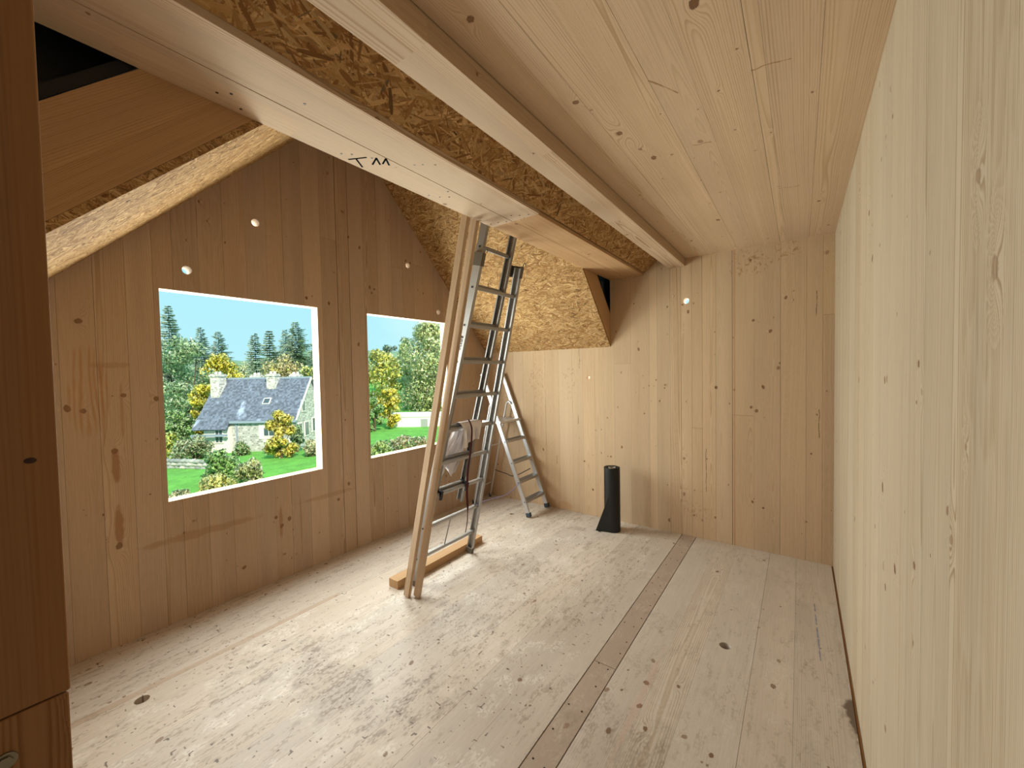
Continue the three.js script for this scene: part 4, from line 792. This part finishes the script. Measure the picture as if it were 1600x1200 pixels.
  const chim = (x, z, w, d, y0, y1, nm) => { const c = part(nm, boxUV([box(x - w / 2, x + w / 2, y0, y1, z - d / 2, z + d / 2), box(x - w / 2 - 0.07, x + w / 2 + 0.07, y1 - 0.22, y1 - 0.08, z - d / 2 - 0.07, z + d / 2 + 0.07)].map(plain).reduce((a, b) => mergeGeometries([a, b])), 2.6), mCh, h); part('pot', [bar(V(x - w * 0.22, y1, z), V(x - w * 0.22, y1 + 0.2, z), 0.12, 0.1), bar(V(x + w * 0.22, y1, z), V(x + w * 0.22, y1 + 0.2, z), 0.12, 0.1)], mW, c); };
  const T = E + RISE;
  chim(-LEN + 0.25, -1.7, 0.75, 0.9, E + 0.9, T + 0.55, 'chimney'); chim(-4.95, -half - 0.4, 0.7, 0.6, T - 0.8, T + 0.42, 'chimney_001'); chim(-3.0, -half + 0.45, 0.75, 0.7, T - 1.5, T + 0.5, 'chimney_002'); chim(-1.45, -half - 0.4, 0.75, 0.6, T - 0.8, T + 0.42, 'chimney_003');
  // windows: frame with panes
  const win = (x0, x1, y0, y1, front, nm) => { const z = 0.02; const f = front ? box(x0, x1, y0, y1, z - 0.05, z + 0.05) : box(-0.03, 0.06, y0, y1, x0, x1); const w = part(nm, f, mW, h); const m = 0.09, mid = (x0 + x1) / 2; for (const [a, b, k] of [[x0 + m, mid - m / 3, 'pane'], [mid + m / 3, x1 - m, 'pane_001']]) part(k, front ? box(a, b, y0 + m, y1 - m, z + 0.04, z + 0.06) : box(0.05, 0.07, y0 + m, y1 - m, a, b), mGlass, w); };
  win(-2.7, -1.75, E - 1.45, E - 0.65, true, 'window'); part('window_surround', box(-3.05, -1.4, E - 1.65, E - 0.4, -0.02, 0.035), mW, h);
  win(-2.25, -1.6, 0.5, 0.95, true, 'window_001'); win(-1.4, -0.75, 0.5, 0.95, true, 'window_002'); part('plinth_panel', box(-2.7, -0.4, 0.2, 1.1, -0.02, 0.035), mW, h);
  win(-1.5, -0.95, E + 0.45, E + 1.45, false, 'window_003'); win(-0.9, -0.3, E - 1.7, E - 0.4, false, 'window_004'); win(-2.0, -1.3, E - 1.7, E - 0.4, false, 'window_005'); win(-3.6, -2.6, E - 1.5, E - 0.2, false, 'window_006');
  win(-6.5, -5.8, 0.9, E - 0.75, true, 'door'); h.children[h.children.length - 1].position.z = 0.26;
  // roof light
  const sk = new THREE.BoxGeometry(0.62, 0.06, 0.62); sk.translate(-2.9, 0.15, -1.7); sk.rotateX(ang); sk.translate(0, E, 0); const s = part('roof_window', sk, mW, h); const sp = new THREE.BoxGeometry(0.46, 0.02, 0.46); sp.translate(-2.9, 0.19, -1.7); sp.rotateX(ang); sp.translate(0, E, 0); part('pane', sp, mGlass, s);
  // garden fence beside the gable
  const fc = thing('garden_fence', 'low white garden fence right of the house corner', 'fence', [corner.x, base, corner.z]); fc.quaternion.copy(h.quaternion);
  const rails = [box(0.3, 4.2, 1.0, 1.08, 0.3, 0.36), box(0.3, 4.2, 0.5, 0.58, 0.3, 0.36)]; part('fence_rails', rails, mW, fc);
  for (let i = 0; i < 6; i++) part(i ? `fence_post_00${i}` : 'fence_post', box(0.35 + i * 0.72, 0.45 + i * 0.72, 0, 1.15, 0.28, 0.38), mW, fc);
}
{ // white shed seen through the right window
  const p = onGround(648, 47); const s = thing('shed', 'long low white shed behind the trees in the right window', 'shed', [p.x, p.y, p.z]);
  s.rotation.y = 0.62452;
  const mW = flat('#f0eee8', 0.85), mR = flat('#d8d8d4', 0.7);
  part('walls', box(-2.9, 3.4, -0.2, 1.15, -1.6, 0), mW, s);
  const r = new THREE.BoxGeometry(6.7, 0.1, 1.3); r.rotateX(0.35); r.translate(0.25, 1.4, -0.55); const r2 = new THREE.BoxGeometry(6.7, 0.1, 1.3); r2.rotateX(-0.35); r2.translate(0.25, 1.4, -1.7); part('roof', [r, r2], mR, s);
  part('door', box(0.6, 1.4, -0.1, 0.95, 0.0, 0.03), flat('#9aa0a0', 0.8), s); part('window', box(2.0, 2.6, 0.4, 0.9, 0.0, 0.03), flat('#5a646a', 0.3), s);
}
{ // rubble wall at the left of the garden: each stone its own piece
  const a = onGround(256, 27.2), b = onGround(316, 26.6), w = thing('garden_wall', 'low grey rubble wall left of the lawn', 'wall', [a.x, a.y, a.z]);
  const dir = b.clone().sub(a); const L = Math.hypot(dir.x, dir.z); w.rotation.y = -Math.atan2(dir.z, dir.x);
  const r = rng(81), geos = [0, 1, 2].map((k) => { const g = new THREE.IcosahedronGeometry(0.2, 1), p = g.attributes.position; for (let i = 0; i < p.count; i++) { const f = 0.85 + 0.3 * noise(p.getX(i) * 9 + k * 20, p.getY(i) * 9 + p.getZ(i) * 7); p.setXYZ(i, p.getX(i) * f * 1.4, p.getY(i) * f * 0.75, p.getZ(i) * f); } g.computeVertexNormals(); return g; });
  const ms = ['#9aa09c', '#b4b6b0', '#868c8c'].map((c) => flat(c, 0.95)); let k = 0;
  for (let y = 0; y < 3; y++) for (let x = 0; x < L; x += 0.42) { const m = part(k ? `stone_${String(k).padStart(3, '0')}` : 'stone', geos[k % 3], ms[Math.floor(r() * 3)], w); m.position.set(x + r() * 0.1 + (y % 2) * 0.2, 0.1 + y * 0.22, (r() - 0.5) * 0.1); m.rotation.y = r() * 0.5; k++; }
}
console.log('outside ready');
renderer.render(scene, camera);
